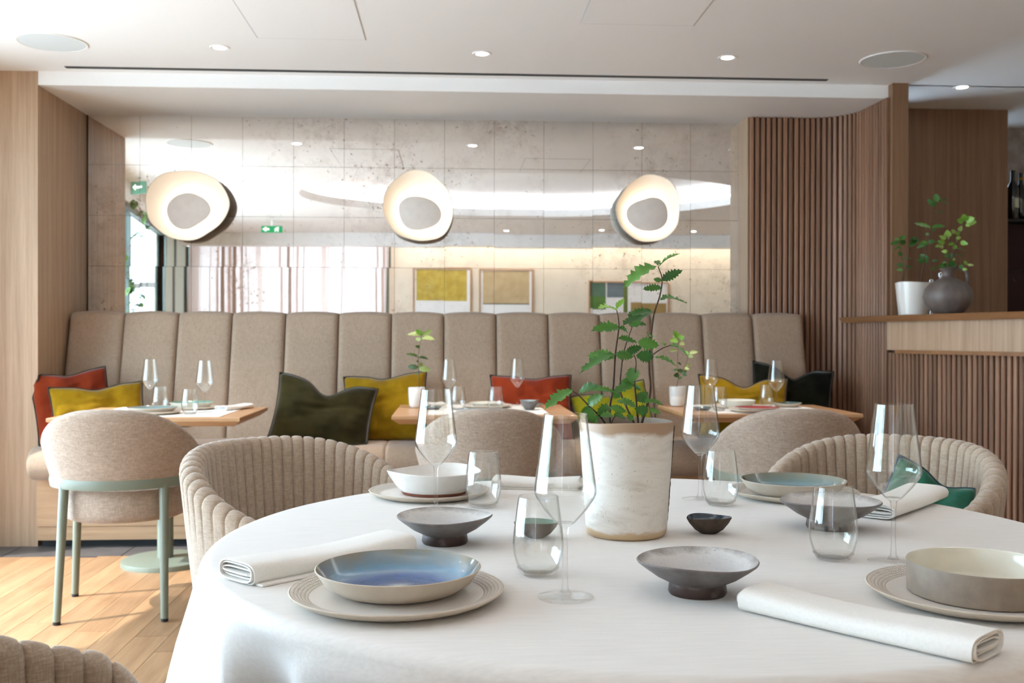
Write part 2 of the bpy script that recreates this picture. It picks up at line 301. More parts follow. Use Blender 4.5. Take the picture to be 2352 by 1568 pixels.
# ------------------------------------------------------------------ mesh helpers
def mesh(name, v, f, smooth=False, angle=None):
    me = bpy.data.meshes.new(name); me.from_pydata([tuple(p) for p in v], [], f)
    if smooth or angle:
        me.polygons.foreach_set('use_smooth', [True]*len(me.polygons))
        if angle: me.set_sharp_from_angle(angle=R(angle))
    me.update(); return me
def obj(name, me, mat=None, parent=None, loc=(0, 0, 0), rot=(0, 0, 0), label=None):
    o = bpy.data.objects.new(name, me); COL.objects.link(o)
    if mat is not None and me is not None and not me.materials: me.materials.append(M[mat] if isinstance(mat, str) else mat)
    o.location = loc; o.rotation_euler = rot
    if parent: o.parent = parent
    if label: o['label'] = label
    return o
def tag(o, label, cat, group=None):
    o['label'] = label; o['category'] = cat
    if group: o['group'] = group
    return o
def thing(name, label, cat, loc=(0, 0, 0), rotz=0, group=None, rot=None):
    o = bpy.data.objects.new(name, None); COL.objects.link(o); o.empty_display_size = .1
    o.location = loc; o.rotation_euler = rot or (0, 0, rotz); return tag(o, label, cat, group)
def struct(name, me, mat, parent=None, **k):
    o = obj(name, me, mat, parent, **k)
    if not parent: o['kind'] = 'structure'
    return o
def box(x0, x1, y0, y1, z0, z1, bev=0, seg=2):
    bm = bmesh.new(); bmesh.ops.create_cube(bm, size=1)
    for v in bm.verts: v.co = ((x0+x1)/2+v.co.x*(x1-x0), (y0+y1)/2+v.co.y*(y1-y0), (z0+z1)/2+v.co.z*(z1-z0))
    if bev: bmesh.ops.bevel(bm, geom=bm.edges[:], offset=bev, segments=seg, affect='EDGES', profile=.5)
    me = bpy.data.meshes.new('box'); bm.to_mesh(me); bm.free()
    if bev:
        me.polygons.foreach_set('use_smooth', [True]*len(me.polygons)); me.set_sharp_from_angle(angle=R(40))
    return me
def lathe(prof, n=48, wob=None, angle=50):
    """prof: (r,z) list; a point with r=0 closes to the axis"""
    v, f, rows = [], [], []
    for (r, z) in prof:
        if r < 1e-6: rows.append([len(v)]); v.append((0, 0, z)); continue
        row = []
        for k in range(n):
            a = 2*pi*k/n; rr, zz = (r, z) if not wob else wob(a, r, z)
            row.append(len(v)); v.append((rr*cos(a), rr*sin(a), zz))
        rows.append(row)
    for a, b in zip(rows, rows[1:]):
        for k in range(n):
            k2 = (k+1) % n
            if len(a) == 1 and len(b) == 1: continue
            if len(a) == 1: f.append((a[0], b[k2], b[k]))
            elif len(b) == 1: f.append((a[k], a[k2], b[0]))
            else: f.append((a[k], a[k2], b[k2], b[k]))
    return mesh('lathe', v, f, True, angle)
def tube(pts, rad, n=8, cap=True):
    pts = [Vector(p) for p in pts]; v, f = [], []
    rad = rad if isinstance(rad, (list, tuple)) else [rad]*len(pts)
    t0 = (pts[1]-pts[0]).normalized(); ref = Vector((0, 0, 1)) if abs(t0.z) < .9 else Vector((1, 0, 0)); nrm = t0.cross(ref).normalized()
    for i, p in enumerate(pts):
        t = (pts[min(i+1, len(pts)-1)]-pts[max(i-1, 0)]).normalized()
        nrm = (nrm-t*nrm.dot(t)).normalized(); bn = t.cross(nrm)
        for k in range(n):
            a = 2*pi*k/n; v.append(p+(nrm*cos(a)+bn*sin(a))*rad[i])
    for i in range(len(pts)-1):
        for k in range(n):
            k2 = (k+1) % n; f.append((i*n+k, i*n+k2, (i+1)*n+k2, (i+1)*n+k))
    if cap: f.append(tuple(range(n-1, -1, -1))); f.append(tuple((len(pts)-1)*n+k for k in range(n)))
    return mesh('tube', v, f, True, 60)
def smooth_path(pts, n=6):
    """Catmull-Rom through pts"""
    P = [Vector(p) for p in pts]; P = [P[0]*2-P[1]]+P+[P[-1]*2-P[-2]]; out = []
    for i in range(1, len(P)-2):
        for k in range(n):
            t = k/n; a, b, c, d = P[i-1:i+3]
            out.append(.5*((2*b)+(c-a)*t+(2*a-5*b+4*c-d)*t*t+(3*b-a-3*c+d)*t**3))
    out.append(P[-2]); return out
def prism(poly, z0, z1, inset=0, bottom_inset=0):
    """vertical prism over an outline (x,y)"""
    n = len(poly); v = [(x, y, z1) for x, y in poly]
    cx = sum(p[0] for p in poly)/n; cy = sum(p[1] for p in poly)/n
    v += [(x, y, z0) for x, y in poly]
    f = [tuple(range(n)), tuple(range(2*n-1, n-1, -1))]
    for k in range(n):
        k2 = (k+1) % n; f.append((k, n+k, n+k2, k2))
    return mesh('prism', v, f)
def sheet_path(path, z0, z1, off0, off1):
    """wall of given thickness following a plan path (offset to the left of travel)"""
    P = [Vector((p[0], p[1])) for p in path]; nn = []
    for i in range(len(P)):
        t = (P[min(i+1, len(P)-1)]-P[max(i-1, 0)]).normalized(); nn.append(Vector((-t.y, t.x)))
    ring = []
    for i, p in enumerate(P):
        a, b = p+nn[i]*off0, p+nn[i]*off1
        ring.append([(a.x, a.y, z0), (b.x, b.y, z0), (b.x, b.y, z1), (a.x, a.y, z1)])
    v = [q for r in ring for q in r]; f = []
    for i in range(len(P)-1):
        for k in range(4):
            k2 = (k+1) % 4; f.append((i*4+k, i*4+k2, i*4+4+k2, i*4+4+k))
    f.append((3, 2, 1, 0)); n = (len(P)-1)*4; f.append((n, n+1, n+2, n+3))
    return mesh('sheet', v, f, True, 35)

# ------------------------------------------------------------------ the room
CE, SO, ZB, D, XL = 2.546, 2.473, 5.554, 6.275, -2.221
BACK = -1.75
def wallx(y): return -3.42+.147*y                       # the glazed street front runs at a slight angle
# floor
floor = struct('floor', box(-3.9, 5.2, BACK-.1, 6.75, -.12, -.012), 'plank')
pm = {}
for i in range(27):
    x = -3.0+i*.125; y = .9-random.random()*1.3
    while y < 5.287:
        L = random.choice([1.05, 1.35, 1.65]); y1 = min(y+L, 5.287)
        if y1 > .9 and y1-y > .05:
            key = round(y1-y, 3)
            if key not in pm: pm[key] = box(-.0615, .0615, 0, key-.002, -.012, 0)
            p = obj('plank', pm[key], 'plank', floor, (x, y, 0))
        y = y1
for i in range(16):
    obj('stone_tile', box(-.297, .297, 0, .31, -.012, 0), 'stone', floor, (-2.6+i*.6, 5.29, 0))
# ceiling with the oval coffer above the round table
ECX, ECY, ERX, ERY = .75, 2.32, 2.28, 1.55
NA = 128
def ring_pts(rx, ry, z): return [(ECX+rx*cos(2*pi*k/NA), ECY+ry*sin(2*pi*k/NA), z) for k in range(NA)]
X0, X1, Y0, Y1 = -4.4, 5.2, -1.3, ZB
def edge_x(y): return wallx(y)-.11
v = ring_pts(ERX, ERY, CE); n = NA
for k in range(NA):
    dx, dy = cos(2*pi*k/NA)*ERX, sin(2*pi*k/NA)*ERY
    den = dx-.147*dy; sl = (edge_x(ECY)-ECX)/den if den < -1e-9 else 1e9
    s = min(((X1-ECX)/dx) if dx > 1e-9 else 1e9, sl, ((Y1-ECY)/dy) if dy > 1e-9 else ((Y0-ECY)/dy if dy < -1e-9 else 1e9))
    v.append((ECX+dx*s, ECY+dy*s, CE))
f = [(k, (k+1) % NA, NA+(k+1) % NA, NA+k) for k in range(NA)]
for cxn, cyn in ((edge_x(Y0), Y0), (X1, Y0), (edge_x(Y1), Y1), (X1, Y1)):       # fill the corners the fan cuts off
    best = None
    for k in range(NA):
        a, b_ = v[NA+k], v[NA+(k+1) % NA]
        if min(abs(a[1]-Y0), abs(a[1]-Y1)) + min(abs(b_[1]-Y0), abs(b_[1]-Y1)) > 1e-6 and abs(a[1]-b_[1]) > 1e-6 and (min(abs(a[1]-Y0), abs(a[1]-Y1)) < 1e-6 or min(abs(b_[1]-Y0), abs(b_[1]-Y1)) < 1e-6) and abs(a[0]-cxn)+abs(b_[0]-cxn) < 3 and abs(a[1]-cyn)+abs(b_[1]-cyn) < 3: best = k
    if best is not None:
        v.append((cxn, cyn, CE)); f.append((NA+best, NA+(best+1) % NA, len(v)-1))
ceil = struct('ceiling', mesh('ceiling', v, f), 'ceil')
# coffer: lip, glowing slot, lid
def band(rx0, ry0, z0, rx1, ry1, z1):
    return mesh('band', ring_pts(rx0, ry0, z0)+ring_pts(rx1, ry1, z1), [(k, (k+1) % NA, NA+(k+1) % NA, NA+k) for k in range(NA)], True)
obj('coffer_lip', band(ERX, ERY, CE, ERX, ERY, CE+.085), 'ceil', ceil)
obj('coffer_shelf', band(ERX, ERY, CE+.085, ERX+.16, ERY+.16, CE+.085), 'ceil', ceil)
obj('coffer_side', band(ERX+.16, ERY+.16, CE+.085, ERX+.16, ERY+.16, CE+.24), 'ceil', ceil)
obj('coffer_lid', mesh('lid', [(ECX, ECY, CE+.24)]+ring_pts(ERX+.16, ERY+.16, CE+.24), [(0, k+1, (k+1) % NA+1) for k in range(NA)]), 'ceil', ceil)
obj('led_strip', band(ERX+.03, ERY+.03, CE+.087, ERX+.03, ERY+.03, CE+.115), 'led', ceil, label='glowing light strip in the oval ceiling recess')
# the rest of the ceiling: lowered beam over the banquette, bar niche, soffit along the rear wall
struct('trim_1', box(XL, 2.47, ZB, 6.5, SO, CE+.1), 'ceil')
struct('trim_2', box(2.47, 5.2, ZB-.02, 6.75, CE, CE+.1), 'ceil')
struct('trim_3', box(-3.75, 5.2, -1.47, -1.3, 2.37, CE+.1), 'ceil')
struct('trim_4', box(-3.75, 5.2, BACK-.1, -1.47, CE, CE+.1), 'ceil')
tag(obj('light_strip', box(-.75, 4.9, -1.50, -1.475, 2.40, 2.425), 'cove'), 'hidden warm light strip behind the soffit washing the picture wall', 'light strip')
# walls
struct('wall_back', box(-.88, 5.2, BACK-.15, BACK, -.1, 2.7), 'wall')
struct('wall_rear_sill', box(-3.9, -.88, BACK-.15, BACK, -.1, .35), 'wall')
struct('wall_rear_corner', box(-4.2, -3.62, BACK-.15, BACK, .35, 2.7), 'wall')
struct('wall_right', box(5.0, 5.2, BACK, 6.75, -.1, 2.7), 'wall')
struct('wall_front', box(-2.8, 5.2, D+.03, D+.15, -.1, 2.7), 'black') if False else None
struct('wall_mirror_backing', box(XL-.02, 1.90, D+.006, D+.12, 0, SO+.05), 'black')
struct('wall_bar', box(3.5, 5.2, 6.62, 6.75, 0, CE), 'plasterdirty')
struct('wall_left', box(-3.0, XL, ZB, 6.5, 0, CE+.1), 'oak')
obj('edge_board', box(XL-.036, XL+.001, ZB-.003, ZB+.03, 0, CE), 'oak', bpy.data.objects['wall_left'])
# street front on the left: header, sill-less glazing, pale panels
def facade(name, y0, y1, z0, z1, t0, t1, mat, parent=None):
    pts = [(wallx(y0)+t0, y0), (wallx(y1)+t0, y1), (wallx(y1)+t1, y1), (wallx(y0)+t1, y0)]
    return struct(name, prism(pts, z0, z1), mat, parent) if not parent else obj(name, prism(pts, z0, z1), mat, parent)
facade('wall_street_header', BACK, ZB+.05, 2.36, 2.66, -.12, 0, 'white')
wpan = facade('wall_street_panel', BACK, .62, 0, 2.36, -.10, -.02, 'palegreen')
facade('panel_joint', -.42, -.30, 0, 2.36, -.03, -.005, 'framegreen', wpan)
facade('corner_post', BACK, BACK+.22, 0, 2.36, -.03, .02, 'framegreen', wpan)
win1 = facade('window_1', .56, .62, 0, 2.36, -.10, 0, 'framegreen')
for y in (2.9, 5.15): facade('frame_post', y, y+.05, 0, 2.36, -.09, -.02, 'framegreen', win1)
facade('frame_rail', .62, 5.2, 2.30, 2.36, -.09, -.02, 'framegreen', win1)
facade('frame_rail', .62, 5.2, 0, .07, -.09, -.02, 'framegreen', win1)
for y0, y1 in ((.62, 2.9), (2.95, 5.15)): facade('pane', y0, y1, .07, 2.30, -.055, -.051, 'pane', win1)
facade('wall_street_corner', 5.2, ZB+.02, 0, 2.36, -.1, 0, 'palegreen')
# rear window behind the curtain
win2 = struct('window_2', box(-3.62, -.88, BACK-.12, BACK-.07, .35, .42), 'framegreen')
obj('frame_rail', box(-3.62, -.88, BACK-.12, BACK-.07, 2.48, 2.55), 'framegreen', win2)
for x in (-3.62, -2.75, -1.85, -.94): obj('frame_post', box(x, x+.06, BACK-.12, BACK-.07, .42, 2.48), 'framegreen', win2)
for x in (-3.56, -2.69, -1.79): obj('pane', box(x, x+.85, BACK-.1, BACK-.096, .42, 2.48), 'pane', win2)
for nm, loc, rot, sx, sy in (('street_daylight', (wallx(2.9)-.13, 2.9, 1.2), (0, R(90), R(8.4)), 2.4, 4.7), ('rear_daylight', (-2.25, BACK-.14, 1.4), (R(90), 0, 0), 2.75, 2.2)):
    p = light(nm, 'AREA', loc, 1, shape='RECTANGLE', size=sx, size_y=sy); p.data.cycles.is_portal = True
    tgt = Vector((1, 0, 0)) if nm[0] == 's' else Vector((0, 1, 0)); p.rotation_euler = tgt.to_track_quat('-Z', 'Y' if nm[0] == 's' else 'Z').to_euler()
    if nm[0] == 's': p.data.size, p.data.size_y = 4.8, 2.5; p.rotation_euler = Matrix(((0, 0, -1), (1, 0, 0), (0, 1, 0))).to_4x4().to_euler()
# outside: terrace, canopy frame, shrub
struct('ground_terrace', box(-14, -2.5, -9, 8, -.2, -.13), 'pave')

# ceiling fittings
def speaker(loc, lab):
    t = thing('ceiling_speaker', lab, 'speaker', loc)
    obj('rim', lathe([(.150, 0), (.152, -.004), (.160, -.005), (.165, 0)], 64), 'white', t); obj('grille', lathe([(0, -.003), (.151, -.003), (.151, .004)], 64), 'grille', t)
speaker(onz(120, 97, CE), 'round white ceiling speaker above the left oak panel and the rust cushion'); speaker(onz(2051, 137, CE), 'round white ceiling speaker in front of the bar column')
def downlight(x, y, lab, power=26, grp=None, cone=62):
    t = thing('downlight', lab, 'ceiling light', (x, y, CE), 0, grp)
    obj('trim_ring', lathe([(.031, .002), (.031, -.002), (.046, -.004), (.05, .001)], 32), 'white', t)
    obj('lens', lathe([(0, -.0015), (.032, -.0015)], 24), 'down', t)
    if power:
        l = light('downlight_beam', 'SPOT', (x, y, CE-.012), power, (1, .94, .88), spot_size=R(cone), spot_blend=.6, shadow_soft_size=.03)
g1 = 'downlights over the banquette tables'
for px, w_ in ((505, 'left'), (1107, 'middle'), (1671, 'right')):
    p = onz(px, {505: 109, 1107: 123, 1671: 132}[px], CE)
    downlight(p.x, p.y, {'left': 'small round downlight above the small table beside the oak panel', 'middle': 'small round downlight above the middle small table', 'right': 'small round downlight above the small table beside the slatted wall'}[w_], 62, g1)
p = onz(2210, 200, CE); downlight(p.x, p.y, 'small round downlight above the bar plants', 3)
for x, y, w_ in ((-2.0, 4.17, 'nearest the oak panel'), (-2.09, 2.99, 'second from the oak panel'), (-2.13, 1.9, 'third from the oak panel')): downlight(x, y, f'downlight in the row along the street window, {w_}', 8, 'downlights along the street front')
for x, w_ in ((.70, 'nearest the yellow picture'), (1.98, 'before the colour block picture, middle of three'), (3.23, 'farthest from the yellow picture')): downlight(x, -.81, f'downlight before the picture wall, {w_}', 10, 'downlights before the picture wall')
def access_panel(x0, x1, y0, y1, lab):
    t = thing('access_panel', lab, 'ceiling panel', ((x0+x1)/2, (y0+y1)/2, CE)); w, h = (x1-x0)/2, (y1-y0)/2
    obj('frame', box(-w-.006, w+.006, -h-.006, h+.006, -.0008, .004), 'shadowgap', t); obj('cover', box(-w, w, -h, h, -.002, .004), 'ceil', t)
access_panel(-.924, -.419, 4.0, 4.862, 'flush white ceiling access panel nearest the oak panel'); access_panel(.58, 1.091, 3.93, 4.545, 'flush white ceiling access panel nearest the slatted wall')
tag(obj('air_slot', box(-2.04, 2.06, 5.440, 5.474, CE-.003, CE+.01), 'black'), 'long thin black air slot in the white ceiling', 'vent')
# exit signs
t = thing('exit_sign', 'green emergency exit sign with white arrow and running figure above the curtain', 'sign', (-2.19, .1, 2.44))
obj('body', box(-.125, .125, -.012, .012, -.04, .04), 'exitgreen', t); obj('bracket', box(-.01, .01, -.008, .008, .04, CE-2.44), 'white', t)
obj('arrow', mesh('a', [(x, .0135, z) for x, z in ((-.11, 0), (-.065, .03), (-.065, .011), (-.03, .011), (-.03, -.011), (-.065, -.011), (-.065, -.03))], [tuple(range(7))]), 'exitwhite', t)
fig = [(.045, .012), (.06, .022), (.08, .012), (.09, .0), (.082, -.004), (.074, .004), (.068, -.006), (.082, -.016), (.078, -.032), (.07, -.03), (.072, -.018), (.056, -.012), (.044, -.03), (.034, -.03), (.046, -.008), (.052, .006), (.044, .002), (.038, -.008), (.03, -.004)]
obj('figure', mesh('g', [(x, .0135, z) for x, z in fig], [tuple(range(len(fig)))]), 'exitwhite', t)
obj('figure_head', lathe([(0, 0), (.007, 0)], 12), 'exitwhite', t, (.078, .0136, .024), (R(90), 0, 0))
t = thing('exit_sign', 'pale green exit sign hanging beside the street window header', 'sign', (-2.80, 3.35, 2.46))
obj('body', box(-.07, .07, -.012, .012, -.06, .05), 'exitpale', t, rot=(0, 0, R(12))); obj('bracket', box(-.01, .01, -.006, .006, .05, CE-2.46), 'white', t); obj('arrow', mesh('a', [(x, .016, z) for x, z in ((-.05, 0), (-.02, .03), (-.02, .01), (.04, .01), (.04, -.01), (-.02, -.01), (-.02, -.03))], [tuple(range(7))]), 'exitwhite', t, rot=(0, 0, R(12)))

# curtain
v, f = [], []; NX, NZ = 640, 10
for i in range(NX+1):
    x = -3.63+i/NX*2.71
    for j in range(NZ+1):
        z = .03+j/NZ*2.46; q = 1-.25*j/NZ
        an = x*27+1.7*sin(x*6.1)+1.2*sin(x*2.3+1)+.3*sin(z*1.3+x*3); q *= .75+.35*sin(x*8.3+2); v.append((x+.052*q*sin(2*an), -1.60+.06*q*sin(an), z))
f = [(i*(NZ+1)+j, (i+1)*(NZ+1)+j, (i+1)*(NZ+1)+j+1, i*(NZ+1)+j+1) for i in range(NX) for j in range(NZ)]
cu = thing('curtain', 'pale pink-beige sheer curtain backlit by the rear window, seen in the mirror', 'curtain', (0, 0, 0))
obj('fabric', mesh('curtain', v, f, True), 'curtain', cu); obj('rail', box(-3.66, -.88, -1.625, -1.595, 2.49, 2.515), 'white', cu)

# pictures on the rear wall
def picture(name, x0, x1, z0, z1, lab, blocks):
    t = thing(name, lab, 'picture', ((x0+x1)/2, BACK, z0)); w = (x1-x0)/2; h = z1-z0
    for a in ((-w, w, 0, .018), (-w, w, h-.018, h)): obj('frame', box(a[0], a[1], 0, .03, a[2], a[3]), 'tabletop', t)
    for a in (-w, w-.018): obj('frame', box(a, a+.018, 0, .03, .018, h-.018), 'tabletop', t)
    obj('paper', box(-w+.018, w-.018, .004, .012, .018, h-.018), 'white', t)
    for (bx0, bx1, bz0, bz1, c, d_) in blocks:
        obj('painted_area', box(-w+bx0*2*w, -w+bx1*2*w, .012, .0145+d_, bz0*h, bz1*h), c, t)
def paint(name, a, b, sc=8): return plain(name, srgb(*a), .7, c2=srgb(*b), scale=sc)
picture('framed_picture', -.545, .25, 1.30, 2.10, 'framed picture with a golden yellow upper field, hung nearest the curtain', [(.06, .92, .42, .97, paint('gold_paint', (176, 146, 40), (206, 182, 84)), 0)])
picture('framed_picture', .36, 1.125, 1.30, 2.09, 'framed picture of a beige field above a ragged dark line', [(.07, .93, .38, .97, paint('beige_paint', (186, 160, 118), (200, 176, 138)), 0), (.07, .93, .37, .385, paint('dark_line_paint', (50, 46, 40), (70, 62, 54)), .0005)])
picture('framed_picture', 1.93, 3.09, 1.36, 1.93, 'framed colour block picture in green, slate, white and ochre', [(.01, .03, .62, .97, 'black', 0), (.03, .22, .62, .97, paint('pine_paint', (70, 104, 84), (84, 116, 96)), 0), (.01, .22, .3, .62, paint('leaf_paint', (66, 110, 34), (82, 126, 48)), .0003), (.235, .46, .6, .97, paint('slate_paint', (96, 112, 122), (110, 124, 132)), 0), (.44, .49, .1, .97, paint('moss_paint', (96, 116, 40), (84, 104, 30)), .0004), (.53, .97, .08, .48, paint('ochre_paint', (150, 122, 66), (162, 136, 84)), 0)])

# ------------------------------------------------------------------ mirror wall
wm = thing('wall_mirror', 'speckled antique mirror wall of square tiles above the banquette', 'mirror', (-2.212, D, 1.0))
TW = .3087
tile = box(-TW/2+.0008, TW/2-.0008, 0, .006, -TW/2+.0008, TW/2-.0008)
rs = random.Random(3)
for i in range(13):
    for j in range(5):
        o = obj('mirror_tile', tile, 'mirror', wm, (TW*(i+.5), 0, 2.480-1.0-TW*(j+.5)), (rs.uniform(-1, 1)*.0009, 0, rs.uniform(-1, 1)*.0009))
# wall lamps
def lamp(u, v, seed, lab, rx, rz, dc, tilt):
    c = ony(u, v, D-.012); rr = random.Random(seed); ph = [rr.uniform(0, 6.28) for _ in range(5)]
    t = thing('wall_lamp', lab, 'lamp', (c.x, D, c.z), 0, 'ceramic wall lamps on the mirror')
    def R1(a): return (1+.035*sin(2*a+ph[0])+.03*sin(3*a+ph[1])+.012*sin(5*a+ph[2])+.006*sin(9*a+ph[3]))
    def R2(a): return (1+.05*sin(2*a+ph[4])+.045*sin(3*a+ph[0])+.02*sin(4*a+ph[2]))
    n = 72; v_, f_ = [], []
    prof = [(.0, -.02), (.25, -.022), (.5, -.032), (.72, -.052), (.9, -.08), (.985, -.098), (1.0, -.1035), (1.012, -.1), (1.0, -.09), (.92, -.062), (.74, -.034), (.5, -.014), (.3, -.008), (.28, 0)]
    rows = []
    for k, (q, y) in enumerate(prof):
        if q == 0: rows.append([0]); v_.append((dc[0]*.8, y, dc[1]*.8)); continue
        row = []
        for i in range(n):
            a = 2*pi*i/n; s = max(0, 1-q)*.8
            yy = y*(1+.10*sin(a+ph[1])*q*q)
            row.append(len(v_)); v_.append((rx*q*R1(a)*cos(a)+dc[0]*s, yy, rz*q*R1(a)*sin(a)+dc[1]*s))
        rows.append(row)
    for a, b in zip(rows, rows[1:]):
        for i in range(n):
            j = (i+1) % n
            if len(a) == 1: f_.append((a[0], b[i], b[j]))
            else: f_.append((a[i], b[i], b[j], a[j]))
    obj('shade', mesh('shade', v_, f_, True), 'plaster', t)
    def disc(rs, y0, y1):
        vv = [(dc[0], y0, dc[1])]; ff = []
        for q, y in ((.93, y0), (1, y0+.004), (1, y1), (.0, y1)):
            for i in range(n):
                a = 2*pi*i/n; vv.append((dc[0]+rs*q*R2(a)*cos(a+tilt), y, dc[1]+rs*.86*q*R2(a)*sin(a+tilt)))
        for i in range(n): ff.append((0, 1+i, 1+(i+1) % n))
        for r_ in range(3):
            for i in range(n): j = (i+1) % n; ff.append((1+r_*n+i, 1+(r_+1)*n+i, 1+(r_+1)*n+j, 1+r_*n+j))
        return mesh('disc', vv, ff, True, 40)
    obj('front_disc', disc(.126, -.092, -.082), 'lampdisc', t, label='unlit grey-beige ceramic disc in front of the light')
    obj('light_source', disc(.100, -.0815, -.070), 'lampglow', t); obj('spacer', tube([(dc[0], -.07, dc[1]), (dc[0], -.015, dc[1])], .02, 12), 'plaster', t)
lamp(437, 474, 4, 'glowing ceramic bowl wall lamp on the mirror nearest the oak panel', .240, .215, (.005, -.035), .1)
lamp(962, 478, 11, 'glowing ceramic bowl wall lamp in the middle of the mirror', .210, .218, (.005, -.04), .5)
lamp(1485, 483, 20, 'glowing ceramic bowl wall lamp on the mirror nearest the slatted wall', .204, .204, (-.005, -.035), .3)

# ------------------------------------------------------------------ slatted wall, bar
path = [(1.806, 6.08), (2.18, 6.08)]+[(2.18+.25*sin(a*pi/16), 5.83+.25*cos(a*pi/16)) for a in range(1, 9)]+[(2.445, 5.53)]
def along(path, step, start=0):
    P = [Vector((x, y)) for x, y in path]; out = []; s = start
    seg = [(a, b, (b-a).length) for a, b in zip(P, P[1:])]; tot = sum(q[2] for q in seg)
    while s < tot:
        r_ = s
        for a, b, L in seg:
            if r_ <= L: t = (b-a)/L; out.append((a+t*r_, math.atan2(t.y, t.x))); break
            r_ -= L
        s += step
    return out
wr = struct('wall_slatted', sheet_path(path, 0, SO, 0, .05), 'slatback')
struct('trim_5', box(1.800, 1.84, 6.085, D+.01, 0, SO), 'oak')
def slat_mesh(h): return box(-.0125, .0125, -.020, .004, 0, h, .005, 1)
sm = slat_mesh(SO)
for p, a in along(path, .0346, .016): obj('slat', sm, 'slat', wr, (p.x, p.y, 0), (0, 0, a))
struct('column_1', box(2.447, 2.537, 5.495, 5.64, 1.2, CE), 'walnut')
struct('wall_niche', box(2.50, 3.452, 6.10, 6.62, 0, CE), 'walnut')
bar = thing('bar_counter', 'curved bar front of vertical walnut slats with a wooden ledge', 'bar counter', (2.6, 5.0, 0))
O = Vector((2.6, 5.0))
bpath = [(2.452, 5.515), (2.468, 5.42), (2.50, 5.25), (2.555, 5.02), (2.625, 4.78), (2.71, 4.53), (2.82, 4.25), (2.98, 3.9)]
bl = [(x-O.x, y-O.y) for x, y in bpath]
obj('backing', sheet_path(bl, 0, 1.21, 0, .04), 'slatback', bar)
sm2 = slat_mesh(1.045)
for p, a in along(bl, .0346, .01): obj('slat', sm2, 'slat', bar, (p.x, p.y, 0), (0, 0, a))
obj('fascia', sheet_path(bl, 1.058, 1.215, -.028, .0), 'oak', bar); obj('fascia_trim', sheet_path(bl[1:], 1.040, 1.060, -.044, .0), 'ledge', bar)
front = [(2.335, 5.99), (2.362, 5.80), (2.362, 5.6), (2.375, 5.45), (2.41, 5.22), (2.465, 5.0), (2.54, 4.75), (2.63, 4.48), (2.74, 4.2), (2.90, 3.85)]
poly = [(x-O.x, y-O.y) for x, y in front]+[(x-O.x, y-O.y) for x, y in ((3.2, 3.95), (3.02, 4.5), (2.9, 5.0), (2.86, 5.49), (2.445, 5.497), (2.429, 5.6), (2.417, 5.83), (2.403, 5.911), (2.367, 5.976))]
pl = prism(poly[::-1], 1.215, 1.248); lo = len(poly)
for vtx in pl.vertices[2*lo-len(front)+1:]:                      # chamfered underside along the front of the ledge
    vtx.co.x += .022
obj('ledge', pl, 'ledge', bar); obj('back_counter', box(2.545-O.x, 2.86-O.x, 5.488-O.y, 5.79-O.y, 1.215, 1.248), 'ledge', bar)
# bar back: bottle shelf in the niche beside the walnut panel
al = thing('bottle_shelf', 'dark red marble bar back with a bottle shelf beside the walnut panel', 'shelf', (3.46, 6.3, 0))
for k in range(3): obj('marble_panel', box(.0, .9, .10, .14, 1.0+k*.29, 1.0+k*.29+.287), 'marble', al)
obj('shelf_board', box(.0, .9, -.05, .14, 1.872, 1.886), 'black', al); obj('upright', box(.0, .03, -.04, .14, 2.34, CE), 'white', al)
bot = lathe([(0, 0), (.034, 0), (.0365, .004), (.0365, .19), (.032, .215), (.016, .25), (.0135, .262), (.0135, .305), (.0155, .306), (.0155, .318), (0, .318)], 24)
for k, (u_, lab) in enumerate(((2326, 'dark wine bottle with blank pale label beside the walnut panel'), (2344, 'dark wine bottle with gold neck band behind the labelled bottle'))):
    p = ony(u_, 450, 6.30+.09*k); b_ = thing('wine_bottle', lab, 'bottle', (p.x, 6.30+.09*k, 1.886), .4, 'wine bottles on the bar back shelf')
    obj('glass', bot, 'darkbottle', b_)
    if k == 0: obj('paper_label', mesh('lab', [(.0372*sin(a), -.0372*cos(a), z) for z in (.075, .14) for a in [(-.9+1.8*q/10) for q in range(11)]], [(q, q+1, q+12, q+11) for q in range(10)], True), 'label', b_, rot=(0, 0, .2))
    else: obj('neck_band', lathe([(.0139, .272), (.0139, .285)], 20), 'mustard', b_)

# ------------------------------------------------------------------ banquette
bq = thing('banquette', 'long beige linen banquette with high channelled back and oak plinth', 'sofa', (0, 5.9, 0))
SEG = .3077; SX0 = -2.205
def back_panel(w, h, d):
    nx, nz = 18, 30; v, f = [], []
    def prof(x, z):
        ex = abs(2*x/w)**12; ez = max(0, (z-(h-.06))/.06)
        return (d-.030*(1-max(0, 1-ex)**.5))*(1-ez**3)**.5 if ez < 1 else 0
    xs = [sin(pi/2*(2*i/nx-1))*w/2 for i in range(nx+1)]; zs = [sin(pi/2*j/nz)**.8*h for j in range(nz+1)]
    for j, z in enumerate(zs):
        for x in xs:
            arch = .011*(1-(2*x/w)**2)*(z/h)
            v.append((x, -prof(x, min(z, h-.0001)), z+arch))
    for j in range(nz):
        for i in range(nx): a = j*(nx+1)+i; f.append((a, a+1, a+nx+2, a+nx+1))
    n0 = len(v)
    v += [(-w/2, .05, 0), (w/2, .05, 0), (w/2, .05, h), (-w/2, .05, h)]
    f.append(tuple([j*(nx+1) for j in range(nz, -1, -1)]+[n0, n0+3])[::-1]); f.append(tuple([j*(nx+1)+nx for j in range(nz+1)]+[n0+2, n0+1])[::-1])
    f.append((n0, n0+1, n0+2, n0+3)[::-1]); f.append(tuple([nz*(nx+1)+i for i in range(nx+1)]+[n0+2, n0+3]))
    me = mesh('panel', v, f, True, 60); bm = bmesh.new(); bm.from_mesh(me); bmesh.ops.recalc_face_normals(bm, faces=bm.faces); bm.to_mesh(me); bm.free(); return me
bp = back_panel(SEG-.0025, .80, .075)
lean = math.atan2(.20, .80)
